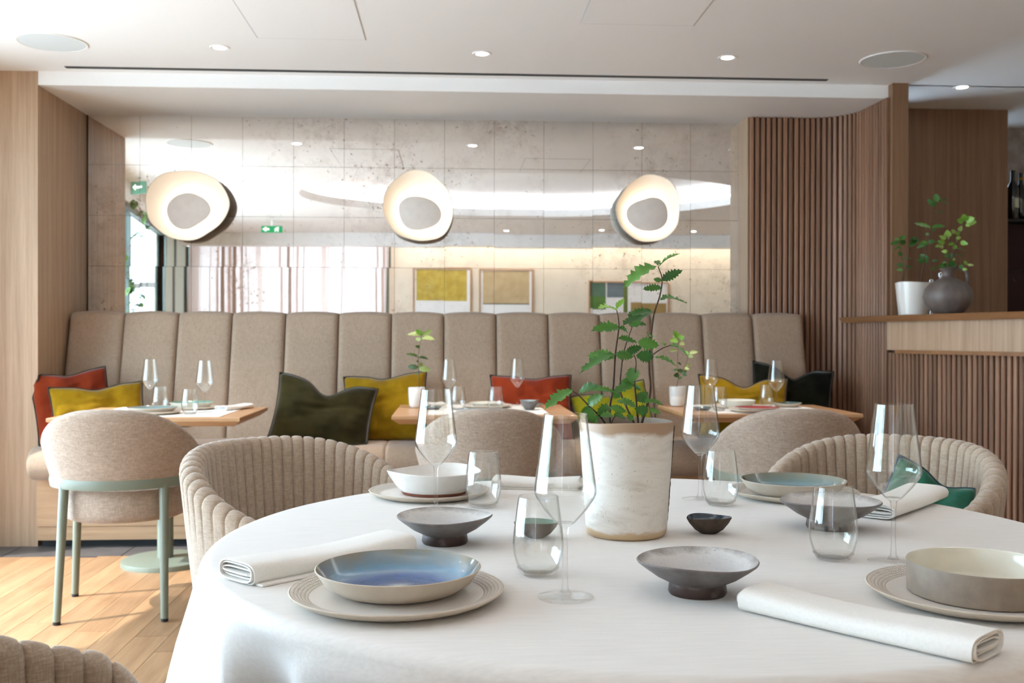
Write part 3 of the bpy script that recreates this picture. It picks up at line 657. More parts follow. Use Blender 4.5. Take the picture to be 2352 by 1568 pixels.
for i in range(14): obj('back_channel', bp, 'linen', bq, (SX0+SEG*(i+.5), -.06, .485), (-lean, 0, 0))
obj('back_frame', box(SX0, 1.785, .20, .355, .37, 1.24), 'linen', bq)
obj('back_filler', box(SX0+.01, SX0+14*SEG-.01, .0, .06, .30, .60), 'linen', bq)
def seat_cushion(w):
    prof = [(.0, .37), (-.50, .37)]+[(-.50-.085*sin(a), .457-.085*cos(a)) for a in [pi*k/10 for k in range(1, 10)]]+[(-.48, .545), (-.2, .552), (0, .548)]
    n = len(prof); xs = [-w/2, -w/2+.006, -w/2+.02, 0, w/2-.02, w/2-.006, w/2]; sc = [.93, .975, 1, 1.004, 1, .975, .93]
    v, f = [], []
    for x, s in zip(xs, sc):
        for (y, z) in prof: v.append((x, y if y > -.3 else -.3+(y+.3)*(.5+.5*s), .457+(z-.457)*s))
    for i in range(len(xs)-1):
        for k in range(n): k2 = (k+1) % n; f.append((i*n+k, i*n+k2, (i+1)*n+k2, (i+1)*n+k))
    f.append(tuple(range(n))); f.append(tuple((len(xs)-1)*n+k for k in range(n-1, -1, -1)))
    me = mesh('seat', v, f, True, 70); bm = bmesh.new(); bm.from_mesh(me); bmesh.ops.recalc_face_normals(bm, faces=bm.faces); bm.to_mesh(me); bm.free(); return me
sc_ = seat_cushion(SEG*2-.002)
for i in range(7): obj('seat_cushion', sc_, 'linen', bq, (SX0+SEG*(2*i+1), .04, 0))
obj('plinth', box(SX0, SX0+14*SEG, -.40, .05, .115, .37), 'oak_rail', bq); obj('skirting_board', box(SX0, SX0+14*SEG, -.392, .0, .04, .112), 'oak_rail', bq)
obj('kick_recess', box(SX0, SX0+14*SEG, -.33, .0, 0, .04), 'black', bq)

# cushions
def pillow_mesh(w, h, th, seed, chop=0.0, ear=.06):
    rr = random.Random(seed); n = 26; v, f = [], []; off = rr.uniform(0, 50)
    def pos(i, j, side):
        s, t = i/n*2-1, j/n*2-1
        # edges draw in between the corners, corners stay as ears
        x = s*(1-ear*(1-t*t))*w/2; z = t*(1-ear*(1-s*s))*h/2
        if chop and t > -.2: z -= chop*h*math.exp(-(s/.33)**2)*max(0, (t+.2)/1.2)**1.5
        e = max(0, (1-s*s))*max(0, (1-t*t)); y = th/2*e**.42*(1-.25*chop*math.exp(-(s/.4)**2)*(t > 0))
        wr_ = .018*noise.noise(Vector((s*2.2+off, t*2.2, side)))+.010*noise.noise(Vector((s*4+off+t*2, t*7-s*2, side*3)))
        return Vector((x, side*(y+wr_*min(1, e*4)), z+h*.012*noise.noise(Vector((s*3, off, t*.5)))*(1 if t > .9 else 0)))
    for side in (-1, 1):
        for j in range(n+1):
            for i in range(n+1): v.append(pos(i, j, side))
    m1 = (n+1)**2
    for j in range(n):
        for i in range(n):
            a = j*(n+1)+i; f.append((a, a+1, a+n+2, a+n+1)); f.append((m1+a, m1+a+n+1, m1+a+n+2, m1+a+1))
    me = mesh('pillow', v, f, True)
    bm = bmesh.new(); bm.from_mesh(me); bmesh.ops.remove_doubles(bm, verts=bm.verts, dist=.0004); bm.to_mesh(me); bm.free()
    edge = [pos(i, 0, -1) for i in range(n)]+[pos(n, j, -1) for j in range(n)]+[pos(n-i, n, -1) for i in range(n)]+[pos(0, n-j, -1) for j in range(n)]
    return me, edge
def cushion(u, v_, y, w, h, th, mat, rot, seed, lab, chop=0, pipe='piping', name='cushion', at=None, ear=.06, press=False, tub_c=None):
    p = at if at is not None else ony(u, v_, y); t = thing(name, lab, 'cushion', p, rot=rot, group='scatter cushions on the banquette' if at is None or press else None)
    me, e = pillow_mesh(w, h, th, seed, chop, ear)
    if at is None or press:
        mw = Matrix.LocRotScale(Vector(p), t.rotation_euler, None); mi = mw.inverted()
        def fit(q, pad):
            q = mw @ q
            q.z = max(q.z, .5475+pad)
            if q.x < 2.10: q.y = min(q.y, 5.770+.25*(q.z-.503)-pad)
            lim = XL+.002+pad-.12*min(1, max(0, (ZB-.012-q.y)/.10)); q.x = max(q.x, lim)
            return mi @ q
        for vv in me.vertices: vv.co = fit(vv.co, 0)
        e = [fit(q, .003) for q in e]
    if tub_c is not None:                                # pressed against the inside of a tub chair
        mw = Matrix.LocRotScale(Vector(p), t.rotation_euler, None); mi = mw.inverted()
        def fit2(q, pad):
            q = mw @ q; q.z = max(q.z, .473+pad); d = Vector((q.x-tub_c.x, q.y-tub_c.y)); rm = .213+.046*max(0, (q.z-.4)/.42)**.9-pad
            if d.length > rm: d *= rm/d.length; q.x, q.y = tub_c.x+d.x, tub_c.y+d.y
            return mi @ q
        for vv in me.vertices: vv.co = fit2(vv.co, 0)
        e = [fit2(q, .004) for q in e]
    obj('cover', me, mat, t); e.append(e[0].copy()); e.append(e[1].copy())
    obj('piping', tube(e, .0042, 6, False), pipe, t)
# (rot: lean back about x, roll about y, turn about z)
cushion(0, 0, 0, .40, .42, .11, 'rust', (R(-19), R(-6), R(30)), 1, 'rust red cushion with dark piping leaning on the oak panel', .05, at=Vector((-2.052, 5.60, .741)), press=True)
cushion(0, 0, 0, .48, .36, .10, 'mustard', (R(-17), R(-3), R(28)), 2, 'mustard cushion lying low beside the rust cushion at the oak panel', .06, at=Vector((-1.89, 5.532, .695)), press=True)
cushion(742, 954, 5.52, .54, .40, .17, 'olive', (R(-18), R(10), R(6)), 3, 'dark olive velvet cushion dented on top in front of a mustard one', .2)
cushion(885, 938, 5.72, .48, .40, .15, 'mustard', (R(-15), R(-4), R(-8)), 4, 'mustard cushion behind the dark olive velvet cushion', .05)
cushion(1222, 940, 5.71, .47, .40, .15, 'rust', (R(-15), R(0), R(4)), 5, 'rust red cushion behind the middle small table', .04)
cushion(1412, 966, 5.67, .44, .40, .14, 'lime', (R(-22), R(-14), R(-5)), 6, 'lime green velvet cushion beside the rust cushion in the middle', .1)
cushion(1708, 936, 5.635, .52, .36, .10, 'mustard', (R(-14), R(3), R(0)), 8, 'mustard cushion in front of the near black cushion', .15)
cushion(1818, 922, 5.755, .48, .42, .11, 'darkgreen', (R(-14), R(7), R(-3)), 9, 'near black velvet cushion against the slatted wall', .16)

# ------------------------------------------------------------------ chairs
def shell(a, b, phimax, zb, ztop, zarm, lean, thick, Ns, pleats=0, depth=0, fwd=0, armpow=1.6):
    """tub shell facing +y, its back at -y; the top edge falls from ztop at the back to zarm at the arm tips"""
    v, f = [], []; prof_n = None
    for i in range(Ns+1):
        s = i/Ns*2-1; ph = s*phimax; q = abs(s)
        zt = zarm+(ztop-zarm)*(.5+.5*cos(pi*min(1, q)**armpow))
        if pleats and q > .86: zt -= .10*((q-.86)/.14)**2
        wv = (abs(sin(pi*(s*.5+.5)*pleats))**.3 if pleats else 1)
        d = depth*(wv-1) if pleats else 0
        tk = thick*(1-.25*q**3)
        dirx, diry = sin(ph), -cos(ph)
        fy = max(0, cos(pi-ph))*fwd if q > .5 else 0
        row = []
        K = 7
        for k in range(K+1):                         # outer face, bottom to top
            t = k/K; o = lean*(t**.9)*(zt-zb)/(ztop-zb)
            row.append((tk/2+o+d*.8*max(0, (t-.6)/.4), zb+(zt-tk*.5-zb)*t))
        for k in range(1, 8):                        # rounded top
            an = pi*k/8; o = lean*(zt-zb)/(ztop-zb); row.append(((tk/2+d)*cos(an)+o, zt-tk*.5+(tk*.5+d)*sin(an)))
        for k in range(K, -1, -1):                   # inner face, top to bottom
            t = k/K; o = lean*(t**.9)*(zt-zb)/(ztop-zb); row.append((-tk/2+o-d, zb+(zt-tk*.5-zb)*t))
        prof_n = len(row)
        for (o, z) in row: v.append(((a+o)*dirx, (b+o)*diry+fy, z))
    for i in range(Ns):
        for k in range(prof_n):
            k2 = (k+1) % prof_n; A, B = i*prof_n, (i+1)*prof_n; f.append((A+k, A+k2, B+k2, B+k))
    f.append(tuple(range(prof_n-1, -1, -1))); f.append(tuple(Ns*prof_n+k for k in range(prof_n)))
    me = mesh('shell', v, f, True, 75); bm = bmesh.new(); bm.from_mesh(me); bmesh.ops.recalc_face_normals(bm, faces=bm.faces); bm.to_mesh(me); bm.free(); return me
def dshape(a, b, phimax, n=28): return [(a*sin(s), -b*cos(s)) for s in [(-phimax+2*phimax*k/n) for k in range(n+1)]]
def seat_mesh(a, b, phimax, fy, z0, z1, r=.03):
    base = dshape(a, b, phimax)+[(a*.86, fy), (0, fy+.015), (-a*.86, fy)]; v, f = [], []; n = len(base)
    rings = [(.90, z0), (.975, z0+r*.3), (1, z0+r), (1, z1-r), (.97, z1-r*.25), (.86, z1), (.5, z1+.008)]
    for s, z in rings: v += [(x*s, y*s, z) for x, y in base]
    for i in range(len(rings)-1):
        for k in range(n): k2 = (k+1) % n; f.append((i*n+k, i*n+k2, (i+1)*n+k2, (i+1)*n+k))
    f.append(tuple(range(n-1, -1, -1))); f.append(tuple((len(rings)-1)*n+k for k in range(n)))
    return mesh('seat', v, f, True, 50)
bshell = shell(.262, .255, R(104), .535, .845, .635, .075, .045, 72, armpow=1.25)
bpipe_pts = []
bseat = seat_mesh(.245, .24, R(110), .25, .385, .52)
rail_p = [(.275*sin(s), -.268*cos(s), .548) for s in [R(-118)+R(236)*k/40 for k in range(41)]]
def flatrail(pts, hw, hh):
    v, f = [], []; n = len(pts)
    for i, p in enumerate(pts):
        t = (Vector(pts[min(i+1, n-1)])-Vector(pts[max(i-1, 0)])).normalized(); nn = Vector((t.y, -t.x, 0))
        for a, b_ in ((-1, -1), (1, -1), (1.25, 0), (1, 1), (-1, 1)): v.append(Vector(p)+nn*hw*a+Vector((0, 0, hh*b_)))
    for i in range(n-1):
        for k in range(5): k2 = (k+1) % 5; f.append((i*5+k, i*5+k2, i*5+5+k2, i*5+5+k))
    f.append((4, 3, 2, 1, 0)); f.append(tuple((n-1)*5+k for k in range(5))); return mesh('rail', v, f, True, 50)
brail = flatrail(rail_p, .017, .024)
LEGS = [(-.19, -.195, -.203, -.245), (.19, -.195, .203, -.245), (-.235, .155, -.262, .20), (.235, .155, .262, .20)]
legm = [(tube([(x0, y0, .54), (x1, y1, .012)], [.019, .0145], 14), lathe([(0, 0), (.0145, 0), (.0148, .013), (0, .013)], 14)) for x0, y0, x1, y1 in LEGS]
def bistro_chair(x, y, rz, lab):
    t = thing('tub_chair', lab, 'chair', (x, y, 0), rz, 'linen tub chairs at the small tables')
    obj('backrest', bshell, 'chairlinen', t); obj('seat', bseat, 'chairlinen', t); obj('rail', brail, 'sage', t, label='sage green metal rail around the seat')
    for (lm, cm), (x0, y0, x1, y1) in zip(legm, LEGS):
        l = obj('leg', lm, 'sage', t); obj('foot_cap', cm, 'rubber', l, (x1, y1, 0))
bistro_chair(-1.355, 4.29, R(4), 'linen tub chair with sage metal legs at the table by the oak panel')
bistro_chair(.155, 4.30, R(0), 'linen tub chair with its back turned at the middle small table')
bistro_chair(1.405, 4.24, R(-6), 'linen tub chair with its back turned at the table by the slatted wall')
pshell = shell(.252, .252, R(128), .40, .84, .685, .048, .064, 400, 40, .0075, .06, armpow=1.6)
pseat = seat_mesh(.235, .235, R(118), .215, .36, .47)
pleg = tube([(0, 0, .38), (0, 0, 0)], [.016, .012], 12)
def tub(x, y, face, lab):
    t = thing('pleated_armchair', lab, 'chair', (x, y, 0), face, 'pleated armchairs at the round table')
    obj('backrest', pshell, 'pleat', t); obj('seat', pseat, 'pleat', t)
    for sx, sy in ((-.17, -.17), (.17, -.17), (-.2, .17), (.2, .17)): obj('leg', pleg, 'sage', t, (sx, sy, 0))
TC = Vector((.3625, 1.862))
def tub_at(deg, r, turn, lab):
    p = TC+Vector((cos(R(deg)), sin(R(deg))))*r; tub(p.x, p.y, R(deg+90+turn), lab)
tub_at(132, 1.10, 2, 'beige pleated armchair beside the folded napkin and the white bowl')
tub_at(46, 1.12, 0, 'beige pleated armchair holding a green cushion beside the slatted bar')
tub_at(225, 1.055, 0, 'beige pleated armchair next to the blue plate and the hanging tablecloth')
cushion(0, 0, 0, .27, .27, .11, 'teal', (R(-30), R(20), R(-36)), 14, 'green velvet cushion with blue piping in the pleated armchair', .1, 'tealpipe', at=ony(2132, 1192, 2.56), ear=.08, tub_c=TC+Vector((cos(R(46)), sin(R(46))))*1.12)

# ------------------------------------------------------------------ small tables
TZ = .75
def bistro_table(x0, x1, y0, y1, lab):
    cx, cy = (x0+x1)/2, (y0+y1)/2; t = thing('bistro_table', lab, 'table', (cx, cy, 0), 0, 'small oak tables along the banquette')
    w, d = (x1-x0)/2, (y1-y0)/2; i_ = .035
    v = [(sx*(w-.002), sy*(d-.002), TZ) for sx, sy in ((-1, -1), (1, -1), (1, 1), (-1, 1))]+[(sx*w, sy*d, TZ-.003) for sx, sy in ((-1, -1), (1, -1), (1, 1), (-1, 1))]+[(sx*w, sy*d, TZ-.016) for sx, sy in ((-1, -1), (1, -1), (1, 1), (-1, 1))]+[(sx*(w-i_), sy*(d-i_), TZ-.042) for sx, sy in ((-1, -1), (1, -1), (1, 1), (-1, 1))]
    f = [(0, 1, 2, 3), (15, 14, 13, 12)]
    for r_ in range(3):
        for k in range(4): k2 = (k+1) % 4; f.append((r_*4+k, r_*4+4+k, r_*4+4+k2, r_*4+k2))
    obj('table_top', mesh('top', v, f), 'tabletop', t)
    obj('column', lathe([(.040, .02), (.0385, .03), (.0385, .69), (0, .69)], 32), 'sage', t); obj('base', lathe([(0, .032), (.04, .033), (.19, .030), (.208, .024), (.21, .016), (.21, .0), (0, 0)], 56), 'sage', t)
    obj('mounting_plate', box(-.16, .16, -.16, .16, .69, TZ-.041), 'black', t)
bistro_table(-1.86, -.985, 4.74, 5.46, 'square oak table beside the oak panel')
bistro_table(-.29, .60, 4.82, 5.62, 'square oak table in the middle of the banquette')
bistro_table(1.14, 2.02, 4.86, 5.55, 'square oak table beside the slatted wall')
def runner(x0, x1, y0, y1, lab):
    v = []; f = []; n = 12
    for i in range(n+1):
        for j in range(n+1):
            x = x0+(x1-x0)*i/n; y = y0+(y1-y0)*j/n; v.append((x, y, .0008+.0006*noise.noise(Vector((x*9, y*9, 1)))+.0012))
    f = [(i*(n+1)+j, (i+1)*(n+1)+j, (i+1)*(n+1)+j+1, i*(n+1)+j+1) for i in range(n) for j in range(n)]
    m1 = len(v); v += [(x, y, 0) for x, y, z in v[:m1]]; f += [tuple(m1+k for k in q[::-1]) for q in f]
    edge = [i*(n+1) for i in range(n+1)]+[n*(n+1)+j for j in range(1, n+1)]+[i*(n+1)+n for i in range(n-1, -1, -1)]+[j for j in range(n-1, 0, -1)]
    for a, b_ in zip(edge, edge[1:]+edge[:1]): f.append((a, m1+a, m1+b_, b_))
    tag(obj('table_runner', mesh('runner', v, f, True, 50), 'runner', loc=(0, 0, TZ)), lab, 'cloth', 'white runners on the small tables')
runner(-1.74, -1.09, 4.80, 5.45, 'white linen runner on the table by the oak panel'); runner(-.12, .47, 4.88, 5.60, 'white linen runner on the middle small table'); runner(1.31, 1.90, 4.92, 5.54, 'white linen runner on the table by the slatted wall')
RZ = TZ+.002

# ------------------------------------------------------------------ glasses
wine_bowl = [(.0045, .098), (.0075, .1015), (.014, .106), (.0300, .124), (.0415, .141), (.0438, .147), (.0442, .152), (.0430, .164), (.0395, .190), (.0352, .222), (.0318, .250), (.0305, .2595)]
wine_stem = [(0, .0035), (.010, .0045), (.0052, .012), (.0040, .03), (.0037, .06), (.0042, .088), (.0055, .097), (.0065, .1008), (0, .1022)]
wine_foot = [(.0, .0), (.039, .0), (.0405, .0009), (.039, .0016), (.026, .0026), (.012, .0040), (0, .0046)]
def walled(pr, t_): return pr+[(max(0, r_-t_), z_) for r_, z_ in pr[::-1][:-2]]+[(0, pr[1][1]+.006)]
wb, ws, wf = lathe(walled(wine_bowl, .0011), 56), lathe(wine_stem, 20), lathe(wine_foot, 48)
wrim = lathe([(.0305, .2595), (.0309, .2601), (.0304, .2604), (.0300, .2600)], 56)
tum = [(.0, .0045), (.024, .0045), (.033, .013), (.0385, .032), (.0398, .048), (.0385, .066), (.0352, .092), (.0315, .1205)]
tb_, tbase = lathe(tum+[(max(0, r_-.0013), z_+.001) for r_, z_ in tum[::-1][:-1]]+[(0, .0075)], 56), lathe([(0, 0), (.0235, 0), (.0275, .0025), (.0335, .011), (.030, .0105), (.022, .0062), (0, .0058)], 48)
trim_ = lathe([(.0315, .1205), (.0319, .1211), (.0314, .1214), (.0310, .121)], 56)
def wine(p, z, lab, grp, s=1):
    t = thing('wine_glass', lab, 'wine glass', (p.x, p.y, z), 0, grp); t.scale = (s, s, s)
    obj('bowl', wb, 'glass', t); obj('rim', wrim, 'solidglass', t); obj('stem', ws, 'solidglass', t); obj('foot', wf, 'footglass', t)
def tumbler(p, z, lab, grp, s=1):
    t = thing('tumbler', lab, 'glass', (p.x, p.y, z), 0, grp); t.scale = (s, s, s)
    obj('wall', tb_, 'glass', t); obj('rim', trim_, 'solidglass', t); obj('base', tbase, 'solidglass', t)

# ------------------------------------------------------------------ ceramics
def wobble(seed, amp, rim=0, zr=1):
    rr = random.Random(seed); p = [rr.uniform(0, 6.28) for _ in range(4)]
    def w(a, r, z): return r*(1+amp*(sin(2*a+p[0])+.6*sin(3*a+p[1])+.3*sin(5*a+p[2]))), z+rim*(z/zr)**2*(sin(2*a+p[3])+.5*sin(3*a+p[0]))
    return w
def charger(p, z, lab, s=1, grp='embossed charger plates on the round table', mat='charger'):
    t = thing('charger_plate', lab, 'plate', (p.x, p.y, z), random.random()*6, grp); t.scale = (s, s, s)
    obj('body', lathe([(0, .002), (.09, .002), (.115, .0), (.135, .006), (.1495, .0145), (.1505, .0165), (.149, .0175)], 80), 'clay', t)
    obj('embossed_rim', lathe([(.149, .0175), (.1465, .0172), (.128, .0105), (.122, .0085)], 80), 'rimtex', t); obj('well', lathe([(.122, .0085), (.113, .0068), (.06, .006), (0, .006)], 80), mat, t)
def plate(p, z, lab, inner, r=.118, h=.030, outer='clay', grp=None, wob=None, rot=0):
    t = thing('plate', lab, 'plate', (p.x, p.y, z), rot, grp); k = r/.118
    obj('underside', lathe([(0, .001), (.075*k, .0), (.088*k, .004), (.105*k, .015), (.1165*k, h-.002), (.118*k, h), (.1165*k, h+.0008)], 80, wob), outer, t)
    obj('glazed_inside', lathe([(.1165*k, h+.0008), (.1150*k, h-.001), (.103*k, .016), (.088*k, .0085), (.05*k, .0065), (0, .006)], 80, wob), inner, t)
T0 = .755
def P(u, v): return onz(u, v, T0)
# the round table and its cloth
rt_ = thing('round_table', 'round dining table hidden under the white floor-length cloth', 'table', (TC.x, TC.y, 0))
obj('table_top', lathe([(0, .752), (.785, .752), (.792, .745), (.792, .725), (.78, .72), (0, .72)], 96), 'tabletop', rt_); obj('pedestal', lathe([(.045, .03), (.045, .72)], 24), 'sage', rt_); obj('base', lathe([(0, .03), (.28, .03), (.3, .02), (.3, 0), (0, 0)], 48), 'sage', rt_)
v, f = [], []; NT = 300; rings = []
def foldf(a):
    w = .6*sin(11*a+.4)+.4*sin(17*a+2.1)+.3*sin(6*a+1.0)
    return w if w < .3 else .3+(w-.3)*.55
prof = [(.0, .0), (.2, 0), (.4, 0), (.55, 0), (.66, 0), (.74, 0), (.777, -.0005)]+[(.777+.023*sin(k*pi/12), -.023*(1-cos(k*pi/12))) for k in range(1, 7)]+[(None, d_) for d_ in (.035, .05, .07, .10, .14, .19, .25, .32, .40, .48)]
for (r_, dz) in prof:
    row = []
    if r_ == 0: rings.append([0]); v.append((0, 0, 0)); continue
    for k in range(NT):
        a = 2*pi*k/NT
        if r_ is None:
            q = (dz-.02)/.45; fl = foldf(a)
            rr_ = .800+.10*q*(.75+.25*q)+.078*fl*min(1, q*3.2); zz = -dz; a2 = a+.035*q*sin(9*a+.9)
            for ca in (132, 46, 225):
                dd = abs((math.degrees(a2)-ca+180) % 360-180); w_ = min(1, max(0, (29-dd)/7)); w_ = w_*w_*(3-2*w_)
                rr_ = rr_*(1-w_)+min(rr_, .806+.006*q+.004*fl*q)*w_
        else: rr_, zz, a2 = r_, dz+(.0006*noise.noise(Vector((r_*7*cos(a), r_*7*sin(a), 2)))), a
        row.append(len(v)); v.append((rr_*cos(a2), rr_*sin(a2), zz))
    rings.append(row)
for a, b_ in zip(rings, rings[1:]):
    for k in range(NT):
        k2 = (k+1) % NT
        if len(a) == 1: f.append((a[0], b_[k], b_[k2]))
        else: f.append((a[k], b_[k], b_[k2], a[k2]))
tc = tag(obj('tablecloth', mesh('cloth', v, f, True), 'cloth', loc=(TC.x, TC.y, T0)), 'white linen tablecloth hanging in folds over the round table', 'tablecloth')
md = tc.modifiers.new('thickness', 'SOLIDIFY'); md.thickness = .0012; md.offset = -1
# place settings
G1, G2 = 'wine glasses on the round table', 'tumblers on the round table'
wine(P(1298, 1371), T0, 'wine glass between the blue plate and the grey footed bowl', G1)
wine(P(1001, 1180), T0, 'wine glass in front of the white bowl', G1)
wine(P(1608, 1146), T0, 'wine glass beside the plant pot near the linen chair', G1)
wine(P(2052, 1290), T0, 'wine glass behind the taupe straight-sided bowl', G1)
tumbler(P(1236, 1318), T0, 'tumbler in front of the small jade dish', G2)
tumbler(P(1110, 1164), T0, 'tumbler beside the white bowl', G2)
tumbler(P(1655, 1160), T0, 'tumbler between the plant pot and the blue-green plate', G2)
tumbler(P(1914, 1284), T0, 'tumbler in front of the grey footed bowl by the napkin', G2)
cFL = P(912, 1375); charger(cFL, T0, 'pale charger plate with embossed rim under the bright blue plate')
plate(P(915, 1366), T0+.0065, 'shallow bright blue glazed plate on a pale charger', 'blueglaze', .118, .034, rot=.4)
cBL = P(986, 1138); charger(cBL, T0, 'pale charger plate with embossed rim under the white speckled bowl', .93)
cBR = P(1822, 1140); charger(cBR, T0, 'pale charger plate with embossed rim under the blue-green plate', .98)
plate(cBR, T0+.006, 'shallow blue-green glazed plate beside a pleated armchair', 'blueglaze2', .120, .034, rot=1.4)
cR = P(2246, 1376); charger(cR, T0, 'pale charger plate with embossed rim under the taupe bowl', 1.0)
# white speckled bowl
t = thing('bowl', 'white speckled bowl with a bare red clay foot on a pale charger', 'bowl', (cBL.x+.012, cBL.y+.006, T0+.006))
w_ = wobble(5, .008, .003, .055)
obj('body', lathe([(.078, .007), (.092, .022), (.107, .044), (.1105, .052), (.109, .0535)], 72, w_), 'speckwhite', t); obj('glazed_inside', lathe([(.109, .0535), (.1075, .051), (.102, .040), (.085, .018), (.05, .011), (0, .010)], 72, w_), 'speckwhite', t); obj('foot', lathe([(0, 0), (.074, 0), (.0785, .007)], 72, w_), 'redclay', t)
# taupe straight bowl
t = thing('bowl', 'taupe straight-sided bowl with cream glaze inside on a charger', 'bowl', (cR.x+.009, cR.y+.004, T0+.006)); t.scale = (.93, .93, 1)
obj('body', lathe([(0, 0), (.104, 0), (.108, .003), (.1095, .044), (.1085, .046)], 80), 'taupe', t); obj('glazed_inside', lathe([(.1085, .046), (.1065, .0455), (.104, .04), (.101, .012), (.094, .006), (0, .005)], 80), 'creaminside', t)
# grey footed bowls
def footed(p, s, lab, rot):
    t = thing('footed_bowl', lab, 'bowl', (p.x, p.y, T0), rot, 'grey footed bowls on the round table'); t.scale = (s, s, s); w_ = wobble(int(s*100), .008, .0015, .05)
    obj('foot', lathe([(0, 0), (.040, 0), (.0425, .004), (.0405, .018)], 56, w_), 'brownfoot', t)
    obj('underside', lathe([(.0405, .017), (.06, .027), (.078, .040), (.0865, .047), (.088, .0495), (.0865, .051)], 64, w_), 'greyunder', t); obj('glazed_inside', lathe([(.0865, .051), (.083, .049), (.07, .041), (.045, .030), (0, .026)], 64, w_), 'greyglaze', t)
footed(P(1602, 1362), .985, 'grey glazed footed bowl in front of the plant pot and a flat napkin', .3)
footed(P(1022, 1246), .985, 'grey glazed footed bowl between the folded napkin and a wine glass', 1.9)
footed(P(1907, 1212), 1.09, 'grey glazed footed bowl behind a tumbler by the far napkin', 4.0)
# little irregular dishes
def dish(p, s, z, lab, inner, seed, outer='darkclay', long=1.3, grp=None, rot=0, h=.032):
    t = thing('small_dish', lab, 'dish', (p.x, p.y, z), rot, grp); t.scale = (s*long, s, s); w_ = wobble(seed, .03, .0012, .032)
    obj('outside', lathe([(0, 0), (.012, 0), (.022, .008), (.030, .020), (.0345, h-.002), (.034, h)], 40, w_), outer, t); obj('glazed_inside', lathe([(.034, h), (.032, h-.003), (.026, .018), (.015, .008), (0, .006)], 40, w_), inner, t)
dish(P(1628, 1224), .98, T0, 'tiny dark clay dish with navy glaze inside', 'navyglaze', 3, long=1.22)
dish(P(1232, 1234), .93, T0, 'tiny dark clay dish with jade glaze inside behind a tumbler', 'jadeglaze', 8, long=1.25)

# napkins: cloth folded into a flat roll
def napkin(a, b, w, h, z, lab, turns=4.2, tuck=0, grp='white napkins on the round table', flip=1):
    d = Vector((b.x-a.x, b.y-a.y)); L = d.length; t = thing('napkin', lab, 'napkin', (a.x, a.y, z), math.atan2(d.y, d.x), grp)
    pts = []; n = int(turns*36)
    for k in range(n+1):
        an = 2*pi*turns*k/n-pi/2; s = 1-.9*k/n; sw = 1-.22*k/n
        c_, s_ = cos(an), sin(an); pts.append(Vector((flip*w/2*sw*math.copysign(abs(c_)**.45, c_)-flip*w*.05*k/n, h/2+h/2*s*math.copysign(abs(s_)**.75, s_))))
    th = .0011; v, f = [], []; NY = 14; N2 = len(pts)
    nr = []
    for i in range(N2):
        tg = pts[min(i+1, N2-1)]-pts[max(i-1, 0)]; tg = tg.normalized() if tg.length > 1e-9 else Vector((1, 0)); nr.append(Vector((-tg.y, tg.x)))
    for j in range(NY+1):
        y = L*j/NY
        for i, p in enumerate(pts):
            sag = 1-.10*sin(pi*j/NY)+.05*sin(7*j/NY+1); endw = .006*sin(i*.05+3)*(1 if j in (0, NY) else 0)
            for sgn in (1, -1):
                q = p+nr[i]*th*sgn; v.append((y+endw, q.x*(1+.03*sin(3*j/NY)), max(.0004, q.y*sag)))
    S = N2*2
    for j in range(NY):
        for i in range(N2-1):
            A = j*S+i*2; B = A+S
            f.append((A, A+2, B+2, B)); f.append((A+1, B+1, B+3, A+3))
    for j in (0, NY):
        for i in range(N2-1): A = j*S+i*2; f.append((A, A+1, A+3, A+2))
    for i in (0, N2-1):
        for j in range(NY): A = j*S+i*2; B = A+S; f.append((A, B, B+1, A+1))
    obj('folded_cloth', mesh('nap', v, f, True, 60), 'napkin', t)
    obj('under_fold', box(.004, L-.004, -w*.5*flip if flip > 0 else -w*.62, w*.62 if flip < 0 else w*.62, 0, .0045, .002, 2), 'napkin', t) if tuck else None
napkin(P(548, 1336), P(918, 1262), .092, .032, T0, 'white folded napkin beside the bright blue plate', tuck=1, flip=-1)
napkin(P(2262, 1512), P(1732, 1392), .082, .030, T0, 'white folded napkin beside the taupe bowl', flip=1)
napkin(P(2000, 1190), P(2128, 1143), .10, .032, T0, 'white folded napkin beside the blue-green plate')
napkin(P(1140, 1117), P(1335, 1121), .085, .026, T0, 'white folded napkin between the white bowl and the plant pot', tuck=1)

# ------------------------------------------------------------------ plants
def leaf_mesh(seed, teeth=True, wr=.42, cup=.25, droop=.25):
    rr = random.Random(seed); n = 15; v, f = [], []; ph = rr.uniform(0, 6)
    for i in range(n+1):
        t = i/n; w = wr/2*max(0, sin(pi*t**.85))**.75 if 0 < t < 1 else 0
        z0 = -droop*t*t*.6+.02*sin(6*t+ph)
        for s in (-1, -.5, 0, .5, 1):
            ww = w*s
            if teeth and abs(s) == 1 and 0 < t < 1: ww *= 1.18 if i % 2 else .72
            v.append((t+(.03 if (teeth and abs(s) == 1 and i % 2) else 0), ww, z0+cup*abs(ww)+(.03*sin(i*1.7+ph+s*2) if abs(s) == 1 else 0)))
    for i in range(n):
        for k in range(4): a = i*5+k; f.append((a, a+5, a+6, a+1))
    return mesh('leaf', v, f, True)
LM = [leaf_mesh(k, True, .5, .3, .25+.1*k) for k in range(4)]; LS = [leaf_mesh(20+k, False, .42, .25, .3) for k in range(3)]
NOC = Vector((0, 0, H))
